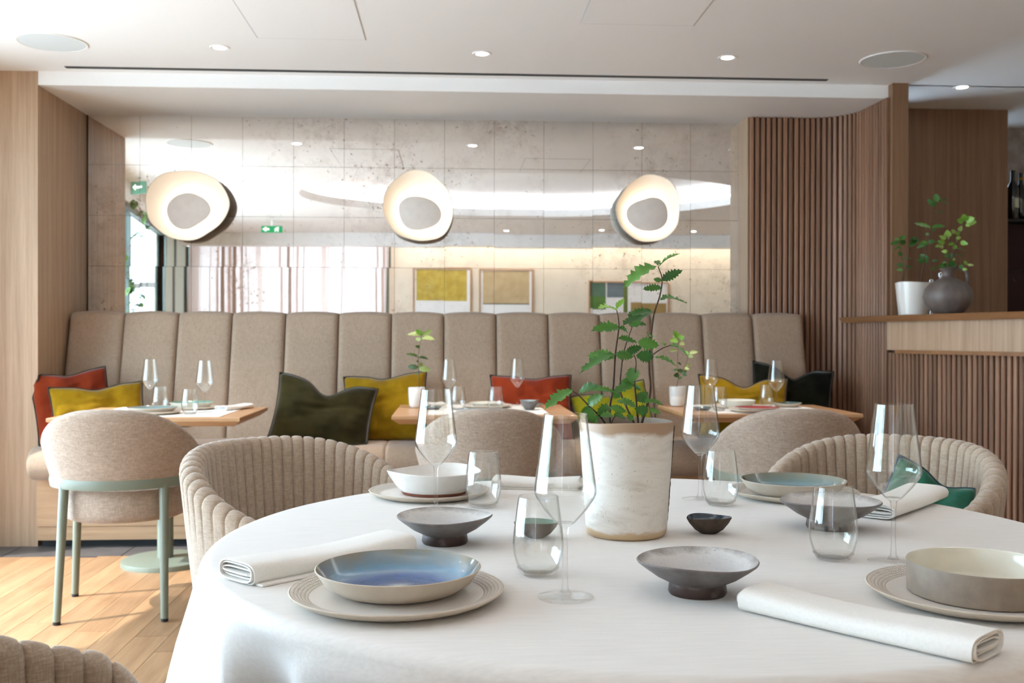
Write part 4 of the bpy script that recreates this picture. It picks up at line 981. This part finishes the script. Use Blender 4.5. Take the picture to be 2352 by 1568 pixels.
def leaf(parent, base, tip, wpx, mat, meshes, rr, dist, wr=.5, name='leaf'):
    """leaf from base to tip (world); rolled about its midrib so that its shown width comes out near wpx"""
    d = tip-base; L = d.length
    if L < 1e-4: return
    x = d.normalized(); view = (base-NOC).normalized(); side = view.cross(x)
    if side.length < 1e-4: side = Vector((1, 0, 0))
    side.normalize(); nrm = x.cross(side).normalized()
    if nrm.z < 0: nrm = -nrm; side = -side
    want = wpx*dist/F; q = min(1, max(.12, want/(wr*L))); wscale = max(1, want/(wr*L)); wscale = min(wscale, 1.7)
    # face the camera when wide, lie flat when narrow
    flat = Vector((0, 0, 1))-x*x.z
    flat = flat.normalized() if flat.length > .1 else nrm
    fac = view*-1-x*(view.dot(x)*-1); fac = fac.normalized() if fac.length > .05 else nrm
    k = math.acos(q)/(pi/2); zz = (fac*(1-k)+flat*k).normalized(); yy = zz.cross(x).normalized(); zz = x.cross(yy)
    m_ = Matrix((x, yy, zz)).transposed().to_4x4(); 
    o = obj(name, rr.choice(meshes), None, parent)
    inv = parent.matrix_world.inverted() if False else Matrix.Translation(-parent.location)
    m_.translation = base; o.matrix_local = inv @ m_ @ Matrix.Diagonal((L, L*wscale, L, 1))
    if not o.data.materials: o.data.materials.append(M['leaf'])
    o.material_slots[0].link = 'OBJECT'; o.material_slots[0].material = M[mat]
# centre pot
pp = P(1438, 1226)
pot = thing('plant_pot', 'tall off-white stoneware pot holding an oak seedling on the round table', 'pot', (pp.x, pp.y, T0)); 
wp = wobble(31, .006, .001, .2)
obj('outside', lathe([(0, 0), (.068, 0), (.0735, .004), (.076, .012), (.0785, .06), (.083, .12), (.0865, .18), (.0885, .208), (.0875, .2125), (.085, .2135)], 72, wp), 'pot', pot)
obj('inside', lathe([(.085, .2135), (.082, .211), (.081, .19), (.078, .17)], 72, wp), 'taupe', pot)
tag(obj('soil', lathe([(0, .193), (.05, .192), (.0815, .190)], 48), 'soil', pot), 'dark soil in the pot', '') ; del bpy.data.objects['soil']['category']
rn = random.Random(77); zs_ = [.205-.0085*k for k in range(22)]
obj('glaze_run', tube(smooth_path([((.0735+.0145*min(1, z/.2)+.0008)*cos(-.22+.05*sin(z*55)+rn.uniform(-.015, .015)), (.0735+.0145*min(1, z/.2)+.0008)*sin(-.22+.05*sin(z*55)), z) for z in zs_], 3), [.0009+.0006*abs(sin(k*.7)) for k in range(64)], 6), 'taupe2', pot, label='dark run in the glaze')
pl_ = thing('oak_seedling', 'leafy oak seedling with serrated green leaves in the tall off-white pot', 'plant', (pp.x, pp.y, T0+.19))
K_ = 380/1354
def cw(x, y, dep=0): return ony(1240+x*K_, 560+y*K_, pp.y+dep)
def stem(parent, pts, r0, r1, mat='stem', name='stem', n=5):
    P_ = smooth_path(pts, n); q = len(P_); o = parent.location
    obj(name, tube([p-o for p in P_], [.85*(r0+(r1-r0)*i/(q-1)) for i in range(q)], 7), mat, parent)
sB = [(815, 1540, .0), (850, 1400, .0), (903, 1210, .0), (893, 1000, 0), (905, 790, .0), (935, 570, .0), (980, 430, 0), (1000, 290, 0), (968, 185, 0)]
stem(pl_, [cw(*q) for q in sB], .0034, .0012)
stem(pl_, [cw(*q) for q in [(572, 1540, .02), (572, 1330, .02), (600, 1160, .02), (617, 900, .02), (645, 690, .02), (640, 600, .02), (628, 538, .02)]], .0034, .001)
stem(pl_, [cw(*q) for q in [(800, 1520, .03), (705, 1330, .04), (657, 1190, .05), (672, 970, .05), (702, 830, .05), (757, 675, .05)]], .003, .001)
stem(pl_, [cw(*q) for q in [(812, 1530, -.01), (790, 1310, -.03), (775, 1120, -.04), (787, 970, -.04), (768, 905, -.04)]], .0026, .001)
stem(pl_, [cw(*q) for q in [(565, 1525, .0), (500, 1420, -.01), (405, 1330, -.03), (320, 1240, -.04), (268, 1203, -.05)]], .0026, .001)
stem(pl_, [cw(*q) for q in [(898, 925, .0), (960, 880, -.01), (1010, 850, -.02), (1070, 828, -.03)]], .0018, .001)
stem(pl_, [cw(*q) for q in [(572, 1480, .02), (600, 1430, .0), (610, 1410, -.01)]], .0018, .001)
rr = random.Random(12)
LV = [(955, 180, 670, 285, 90, 0), (970, 185, 1118, 55, 50, 0), (970, 175, 950, 110, 42, 0), (1000, 300, 1142, 208, 80, 0), (1000, 300, 930, 288, 42, 0), (996, 365, 850, 352, 58, 0), (985, 455, 1202, 418, 48, 0), (932, 565, 735, 540, 58, 0), (915, 578, 680, 610, 52, .02), (750, 680, 795, 560, 115, .04), (755, 662, 876, 645, 44, .04), (626, 540, 490, 492, 38, .02), (630, 530, 682, 436, 36, .02), (645, 690, 460, 655, 80, .02), (650, 685, 732, 712, 46, .02), (640, 775, 798, 782, 54, .02), (802, 800, 975, 832, 104, -.02), (790, 912, 946, 925, 104, -.05), (700, 892, 835, 838, 74, .04), (615, 912, 320, 968, 58, .0), (615, 930, 400, 882, 92, .02), (620, 900, 762, 922, 82, .0), (945, 925, 1122, 970, 38, 0), (1070, 830, 1222, 862, 44, -.03), (1022, 832, 994, 785, 16, -.02), (775, 1125, 738, 1000, 125, -.05), (770, 1130, 662, 1132, 88, -.02), (775, 1150, 610, 1182, 66, -.04), (780, 1160, 822, 1192, 38, -.04), (268, 1203, 42, 1272, 50, -.05), (315, 1212, 466, 1148, 74, -.02), (402, 1202, 585, 1156, 46, 0), (392, 1310, 492, 1240, 84, -.03), (412, 1340, 392, 1462, 112, -.04), (575, 1200, 672, 1255, 88, .05), (632, 1285, 792, 1300, 50, .03), (576, 1330, 490, 1362, 66, .0), (582, 1330, 706, 1372, 64, .0), (782, 1282, 882, 1215, 80, -.03), (800, 1260, 902, 1282, 66, -.02), (890, 1282, 1006, 1290, 34, -.01), (882, 1372, 796, 1352, 96, -.04), (890, 1352, 986, 1378, 44, -.02), (592, 1402, 510, 1390, 46, -.03), (602, 1400, 712, 1412, 52, -.02), (765, 1402, 706, 1442, 66, -.03), (905, 760, 890, 722, 36, 0), (408, 1330, 340, 1400, 60, .0), (480, 1400, 420, 1480, 50, 0)]
for k, (bx, by, tx, ty, w, dep) in enumerate(LV):
    b_ = cw(bx, by, dep); t_ = cw(tx, ty, dep+rr.uniform(-.035, .02)); mt = 'leafbright' if k in (11, 12, 24) else 'leaf'
    leaf(pl_, b_, t_, w*K_*1.0, mt, LM, rr, pp.y)

# small potted plants on the tables
def cup(u, v, y_hint, lab, mat, mat2=None, s=1):
    p = onz(u, v, TZ); t = thing('plant_cup', lab, 'pot', (p.x, p.y, TZ)); t.scale = (s, s, s)
    obj('outside', lathe([(0, 0), (.026, 0), (.036, .006), (.041, .022), (.0435, .06), (.0445, .106), (.0435, .109)], 48, wobble(3, .006)), mat, t); obj('inside', lathe([(.0435, .109), (.0415, .107), (.040, .09)], 48), mat, t); obj('soil', lathe([(0, .097), (.041, .095)], 32), 'soil', t)
    if mat2: obj('lower_glaze', lathe([(.0365, .0055), (.0415, .022), (.0432, .050), (.0436, .056)], 48, wobble(3, .006)), mat2, t)
    return p
def small_plant(name, lab, y, root, stems, leaves, mats, seed, r0=.0022, meshes=LS):
    rr = random.Random(seed); t = thing(name, lab, 'plant', root)
    for s_ in stems: stem(t, [ony(u, v, y+d) for u, v, d in s_], r0, .0008, n=4)
    for (bu, bv, tu, tv, w, mi, *dp) in leaves:
        dp = dp[0] if dp else 0; b_ = ony(bu, bv, y+dp); t_ = ony(tu, tv, y+dp+(rr.uniform(-.05, .04) if not dp else -.02)); leaf(t, b_, t_, w, mats[mi], meshes, rr, y, .42)
c1 = cup(957, 936, 5.2, 'white crackled cup holding a thin seedling on the middle table', 'speckwhite')
def Q(x, y): return (900+x*430/2352, 740+y*430/2352)
lv = [((380, 165), (310, 95), 8, 1), ((370, 160), (205, 128), 6, 2), ((385, 160), (500, 100), 8, 2), ((375, 200), (525, 190), 6, 2), ((372, 215), (285, 205), 6, 2), ((350, 310), (305, 300), 5, 0), ((335, 440), (195, 375), 5, 0), ((335, 440), (460, 445), 4, 0), ((335, 495), (310, 485), 4, 0), ((340, 545), (410, 520), 8, 2), ((335, 565), (195, 555), 8, 0), ((340, 580), (482, 595), 9, 2), ((335, 645), (298, 640), 4, 0)]
small_plant('seedling', 'thin upright seedling in the white crackled cup', c1.y, Vector((c1.x, c1.y, TZ+.095)), [[(*Q(345, 830), 0), (*Q(338, 640), 0), (*Q(332, 450), 0), (*Q(352, 290), 0), (*Q(380, 160), 0)]], [(*Q(*a), *Q(*b_), w*1.5, mi) for a, b_, w, mi in lv], ['leafdark', 'leafbright', 'leafpale'], 3)
c2 = cup(1556, 933, 5.2, 'grey and white cup holding a pale-tipped seedling on the table by the slatted wall', 'cupgrey', 'speckwhite', 1.0)
def Q2(x, y): return (1480+x*520/2352, 740+y*520/2352)
lv = [((358, 160), (310, 95), 9, 1), ((355, 155), (290, 140), 5, 2), ((360, 170), (405, 150), 9, 1), ((355, 190), (280, 185), 7, 1), ((365, 230), (430, 210), 6, 2), ((345, 290), (268, 285), 4, 2), ((465, 320), (555, 300), 5, 2), ((462, 330), (405, 298), 5, 1), ((455, 345), (500, 355), 6, 2), ((345, 425), (395, 435), 4, 0), ((430, 450), (495, 435), 5, 2), ((420, 470), (460, 485), 4, 2), ((345, 495), (292, 495), 4, 0), ((370, 530), (385, 470), 10, 0), ((360, 545), (320, 550), 8, 0), ((395, 530), (440, 550), 8, 0), ((400, 510), (445, 512), 5, 0), ((350, 590), (390, 570), 4, 0)]
small_plant('seedling', 'pale-tipped branching seedling in the grey and white cup', c2.y, Vector((c2.x, c2.y, TZ+.095)), [[(*Q2(335, 670), 0), (*Q2(355, 560), 0), (*Q2(342, 430), 0), (*Q2(358, 165), 0)], [(*Q2(355, 560), 0), (*Q2(420, 460), 0), (*Q2(468, 315), 0)]], [(*Q2(*a), *Q2(*b_), w*1.5, mi) for a, b_, w, mi in lv], ['leafdark', 'leafbright', 'leafpale'], 4)
# bar plants
LZ = 1.248
pb = ony(2097, 722, 5.38); t = thing('plant_pot', 'white glazed pot with a brown drip on the bar ledge', 'pot', (pb.x, 5.38, LZ), 2.2)
obj('outside', lathe([(0, 0), (.070, 0), (.076, .004), (.084, .08), (.093, .165), (.094, .178), (.091, .180)], 56, wobble(9, .012, .002, .18)), plain('drip_glaze', srgb(226, 220, 212), .3, c2=srgb(120, 92, 76), scale=5, stretch=(1, 1, .4), lo=.56, hi=.68, coat=.3), t); obj('inside', lathe([(.091, .180), (.087, .178), (.084, .15)], 56), 'taupe', t); obj('soil', lathe([(0, .158), (.086, .155)], 32), 'soil', t)
KQ = 332/1627
def Q3(x, y): return (2020+x*KQ, 420+y*KQ)
lv = [((215, 650), (170, 620), 9), ((220, 655), (130, 690), 8), ((240, 640), (280, 595), 8), ((230, 650), (300, 690), 13), ((230, 720), (140, 765), 4), ((240, 720), (180, 730), 4), ((250, 780), (225, 810), 12), ((345, 720), (440, 600), 10), ((350, 640), (450, 610), 8), ((260, 860), (370, 830), 4), ((270, 930), (200, 915), 9), ((300, 945), (375, 940), 6), ((270, 980), (190, 975), 5), ((540, 670), (440, 690), 10), ((545, 665), (620, 655), 9), ((545, 690), (420, 715), 6), ((555, 650), (680, 650), 5), ((560, 580), (515, 570), 5), ((575, 510), (400, 430), 8), ((585, 500), (735, 470), 7), ((590, 520), (640, 530), 5), ((630, 320), (735, 322), 3), ((630, 260), (540, 185), 9), ((650, 215), (630, 120), 13), ((665, 210), (785, 205), 5), ((655, 190), (745, 160), 2), ((540, 890), (460, 800), 16), ((520, 900), (540, 840), 10), ((480, 905), (430, 860), 6), ((590, 880), (650, 865), 4), ((580, 950), (640, 985), 4)]
small_plant('potted_plant', 'airy green seedlings in the white pot on the bar ledge', 5.38, Vector((pb.x, 5.38, LZ+.155)), [[(*Q3(255, 1110), 0), (*Q3(270, 980), 0), (*Q3(245, 800), 0), (*Q3(220, 650), 0)], [(*Q3(265, 1110), .02), (*Q3(300, 960), .02), (*Q3(340, 760), .02), (*Q3(350, 640), .02)], [(*Q3(470, 1100), 0), (*Q3(490, 920), 0), (*Q3(545, 680), 0), (*Q3(590, 450), 0), (*Q3(625, 270), 0), (*Q3(665, 200), 0)], [(*Q3(590, 1080), .04), (*Q3(585, 950), .03), (*Q3(560, 780), .02)]], [(*Q3(*a), *Q3(*b_), w*1.3, 0) for a, b_, w in lv], ['leaf'], 6, .003)
pj = ony(2177, 718, 5.09); t = thing('jug', 'dark ribbed stoneware jug with a handle on the bar ledge', 'jug', (pj.x, 5.09, LZ), -.1)
obj('body', lathe([(0, 0), (.055, 0), (.075, .008), (.108, .05), (.120, .09), (.112, .13), (.085, .162), (.045, .182), (.030, .192), (.026, .205), (.029, .225), (.042, .240), (.040, .242), (.026, .228), (.022, .2)], 56, lambda a, r, z: (r*(1+(.02*abs(cos(9*a)) if .02 < z < .18 else 0)), z+(.006*sin(a+2) if z > .22 else 0))), 'jug', t)
obj('handle', tube(smooth_path([(.030, 0, .232), (.065, 0, .238), (.092, 0, .222), (.100, 0, .185), (.095, 0, .140)], 6), .0085, 10), 'jug', t)
lv = [((940, 430), (890, 420), 12, 1), ((960, 430), (950, 365), 16, 1), ((965, 420), (1060, 400), 14, 1), ((975, 440), (1090, 440), 16, 1), ((970, 470), (1010, 485), 6, 1), ((900, 540), (920, 495), 9, 2), ((850, 570), (815, 525), 8, 2), ((855, 575), (915, 560), 9, 1), ((770, 610), (765, 545), 14, 1), ((760, 615), (800, 620), 6, 2), ((745, 630), (685, 600), 8, 1), ((860, 625), (920, 610), 7, 1), ((870, 650), (885, 650), 6, 2), ((735, 680), (670, 655), 9, 1), ((840, 680), (780, 690), 6, 1), ((910, 665), (985, 685), 10, 1), ((720, 720), (690, 720), 7, 2), ((700, 720), (645, 700), 6, 1), ((870, 700), (830, 740), 10, 1), ((860, 740), (960, 745), 3, 0), ((770, 770), (700, 770), 7, 1), ((790, 850), (810, 770), 18, 0), ((740, 840), (765, 790), 8, 0), ((860, 805), (930, 805), 3, 0), ((850, 870), (830, 850), 5, 1), ((830, 950), (790, 880), 16, 0), ((820, 950), (855, 905), 14, 0), ((760, 930), (670, 935), 9, 0), ((900, 960), (935, 920), 14, 0), ((985, 920), (955, 880), 6, 1), ((990, 920), (1060, 925), 5, 2), ((930, 970), (985, 972), 6, 1), ((750, 890), (700, 900), 4, 0)]
small_plant('leafy_branch', 'bright green leafy branch standing in the dark jug', 5.09, Vector((pj.x, 5.09, LZ+.2)), [[(*Q3(795, 1010), 0), (*Q3(820, 860), 0), (*Q3(870, 690), 0), (*Q3(930, 540), 0), (*Q3(970, 430), 0)], [(*Q3(790, 1010), 0), (*Q3(755, 880), 0), (*Q3(765, 700), 0), (*Q3(760, 600), 0)], [(*Q3(800, 1010), 0), (*Q3(850, 945), -.03), (*Q3(915, 930), -.045), (*Q3(985, 915), -.045)], [(*Q3(820, 860), 0), (*Q3(840, 700), 0), (*Q3(855, 570), 0)]], [(*Q3(*a), *Q3(*b_), w*1.2, mi, -.045 if a[0] > 890 and a[1] > 900 else (-.03 if a[1] > 925 else 0)) for a, b_, w, mi in lv], ['leaf', 'leafbright', 'leafpale'], 8, .0024)
# beer tap-like chrome pourers behind the pots
M['chrome'] = plain('chrome', srgb(200, 200, 200), .12, 1)
for k, (u_, lab) in enumerate(((2140, 'short chrome bar tap behind the white pot'), (2161, 'taller chrome bar tap behind the dark jug'))):
    q = ony(u_, 640, 5.68); h_ = .19+.04*k; t = thing('bar_tap', lab, 'tap', (q.x, 5.68, LZ), 0, 'chrome bar taps on the ledge')
    obj('column', tube([(0, 0, 0), (0, 0, h_)], .009, 14), 'chrome', t); obj('knob', lathe([(0, h_-.005), (.012, h_), (.013, h_+.02), (.006, h_+.028), (0, h_+.03)], 16), 'chrome', t); obj('foot', lathe([(0, .006), (.02, .006), (.022, 0), (0, 0)], 20), 'chrome', t)

# ------------------------------------------------------------------ tableware on the small tables
def B(u, v): return onz(u, v, RZ)
GW, GT = 'wine glasses on the small tables', 'tumblers on the small tables'
A_, Bm, C_ = 'by the oak panel', 'in the middle of the banquette', 'by the slatted wall'
for u, v, lab in ((345, 938, f'wine glass on the table {A_}, behind the blue plate'), (470, 946, f'wine glass on the table {A_}, beside the folded napkin'), (1031, 936, f'wine glass on the table {Bm}, beside the seedling cup'), (1188, 931, f'wine glass on the table {Bm}, beside the grey bowl'), (1632, 933, f'wine glass on the table {C_}, beside the seedling cup'), (1783, 942, f'wine glass on the table {C_}, beside the dark green dish')): wine(B(u, v), RZ, lab, GW, .985)
for u, v, lab in ((368, 943, f'tumbler on the table {A_}, between the blue plate and the cream dish'), (436, 951, f'tumbler on the table {A_}, beside the blue plate'), (1052, 941, f'tumbler on the table {Bm}, nearer the seedling cup'), (1138, 942, f'tumbler on the table {Bm}, nearer the rust cushion'), (1652, 943, f'tumbler on the table {C_}, beside the red plate'), (1760, 935, f'tumbler on the table {C_}, before the black cushion')): tumbler(B(u, v), RZ, lab, GT)
GP = 'plates on the small tables'
p = B(350, 950); charger(p, RZ, 'pale charger under the blue plate on the table by the oak panel', .92, GP); plate(p, RZ+.006, 'blue plate on the table by the oak panel', 'blueglaze2', .118, .026, grp=GP)
p = B(440, 939); charger(p, RZ, 'pale charger under the cream dish on the table by the oak panel', .90, GP, 'speckwhite'); plate(p, RZ+.006, 'cream dish with a pale green rim by the oak panel', 'jadeglaze', .110, .03, 'creaminside', grp=GP)
p = B(1118, 935); charger(p, RZ, 'pale charger under the cream plate on the middle table', .90, GP, 'speckwhite'); plate(p, RZ+.006, 'cream plate stacked on a charger on the middle table', 'creaminside', .095, .02, 'creaminside', grp=GP)
plate(B(1104, 948), RZ, 'flat grey-blue plate behind the linen chair on the middle table', 'greyblue', .125, .014, grp=GP)
p = B(1692, 936); charger(p, RZ, 'pale charger under the beige bowl on the table by the slatted wall', .90, GP, 'speckwhite'); plate(p, RZ+.006, 'beige bowl on a charger on the table by the slatted wall', 'creaminside', .10, .035, 'creaminside', grp=GP)
p = B(1739, 945); charger(p, RZ, 'pale charger under the red plate on the table by the slatted wall', .95, GP); plate(p, RZ+.006, 'red glazed plate on the table by the slatted wall', 'redglaze', .112, .016, grp=GP)
plate(B(1807, 934), RZ, 'irregular dark green dish by the near black cushion', 'darkgreenglaze', .080, .022, 'clay', grp=GP, wob=wobble(6, .012, .002, .02))
plate(B(1613, 941), RZ, 'small dark green saucer beside the grey and white cup', 'darkgreenglaze', .048, .012, 'darkclay', grp=GP, wob=wobble(7, .012, .001, .02))
plate(B(994, 940), RZ, 'small dark green saucer beside the white crackled cup', 'darkgreenglaze', .046, .012, 'darkclay', grp=GP, wob=wobble(8, .012, .001, .02))
plate(B(1222, 934), RZ, 'irregular dark green dish beside the grey bowl', 'darkgreenglaze', .062, .018, 'clay', grp=GP, wob=wobble(9, .012, .002, .02))
t = thing('bowl', 'rough grey clay bowl at the edge of the runner on the middle table', 'bowl', (*B(1216, 941).xy, RZ)); w_ = wobble(17, .015, .003, .05)
obj('body', lathe([(0, 0), (.022, 0), (.026, .006), (.042, .03), (.050, .05), (.0485, .051)], 44, w_), 'greyrough', t); obj('inside', lathe([(.0485, .051), (.046, .048), (.036, .028), (.02, .012), (0, .01)], 44, w_), 'greyblue', t)
napkin(B(508, 943), B(570, 936), .075, .024, RZ, 'white folded napkin on the table by the oak panel', grp='napkins on the small tables')
napkin(B(982, 932), B(1018, 931), .07, .02, RZ, 'white folded napkin on the middle small table', grp='napkins on the small tables')

# ------------------------------------------------------------------ outside, seen through the street window in the mirror
vn = thing('climbing_vine', 'green vine hanging inside the street window, seen in the mirror', 'plant', (-2.92, 3.0, 2.36))
rr = random.Random(5); vp = [Vector((-2.92+.09*sin(k*.9)-.10*k/11, 3.0+.05*cos(k*1.3), 2.36-.105*k)) for k in range(12)]
stem(vn, vp, .004, .002, n=3)
for k in range(60):
    b_ = vp[rr.randrange(len(vp))]+Vector((rr.uniform(-.03, .03), rr.uniform(-.03, .03), rr.uniform(-.05, .05))); d_ = Vector((rr.uniform(-1, 1), rr.uniform(-1, 1), rr.uniform(-.9, .4))).normalized()*rr.uniform(.05, .1)
    o = obj('leaf', rr.choice(LM), None, vn); x = d_.normalized(); q = x.to_track_quat('X', 'Z'); o.matrix_local = Matrix.Translation(b_-vn.location) @ q.to_matrix().to_4x4() @ Matrix.Diagonal((d_.length, d_.length*1.3, d_.length, 1)); o.material_slots[0].link = 'OBJECT'; o.material_slots[0].material = M['leafdark']
cf = thing('canopy_frame', 'dark green metal terrace frame outside the street window, seen in the mirror', 'frame', (-4.2, -.25, 0))
for x in (-1.2, -.35, .52): obj('post', box(x, x+.06, -.03, .03, -.13, 2.84), 'framegreen', cf)
for z in (1.74, 2.78): obj('rail', box(-1.2, .58, -.025, .025, z, z+.06), 'framegreen', cf)
obj('rafter', tube([(-1.2, 0, 2.75), (-1.5, 3.5, 2.75)], .03, 4), 'framegreen', cf)
def shrub(x, y, z, r_, n, lab, seed):
    rr = random.Random(seed); t = thing('terrace_shrub', lab, 'shrub', (x, y, -.13)); v, f = [], []
    for k in range(n):
        d_ = Vector((rr.gauss(0, 1), rr.gauss(0, 1), rr.gauss(0, 1))).normalized()*r_*rr.uniform(.3, 1)**.5; c = d_+Vector((0, 0, z+.13)); a = Vector((rr.uniform(-1, 1), rr.uniform(-1, 1), rr.uniform(-1, 1))).normalized(); b_ = a.cross(Vector((rr.uniform(-1, 1), rr.uniform(-1, 1), 1))).normalized()*.03; a *= .07
        i = len(v); v += [c-a*.5, c+b_, c+a*.5, c-b_]; f.append((i, i+1, i+2, i+3))
    o = obj('foliage', mesh('fol', v, f), 'leafbright', t); o['kind'] = 'stuff'; obj('trunk', tube([(0, 0, 0), (.03, 0, z*.6), (0, 0, z+.1)], [.04, .03, .015], 8), 'stem', t)
shrub(-5.6, -1.9, 1.55, .55, 700, 'light green shrub on the terrace behind the canopy frame', 2)
shrub(-6.6, .6, 1.7, .7, 800, 'tall light green shrub on the terrace before the street window', 3)
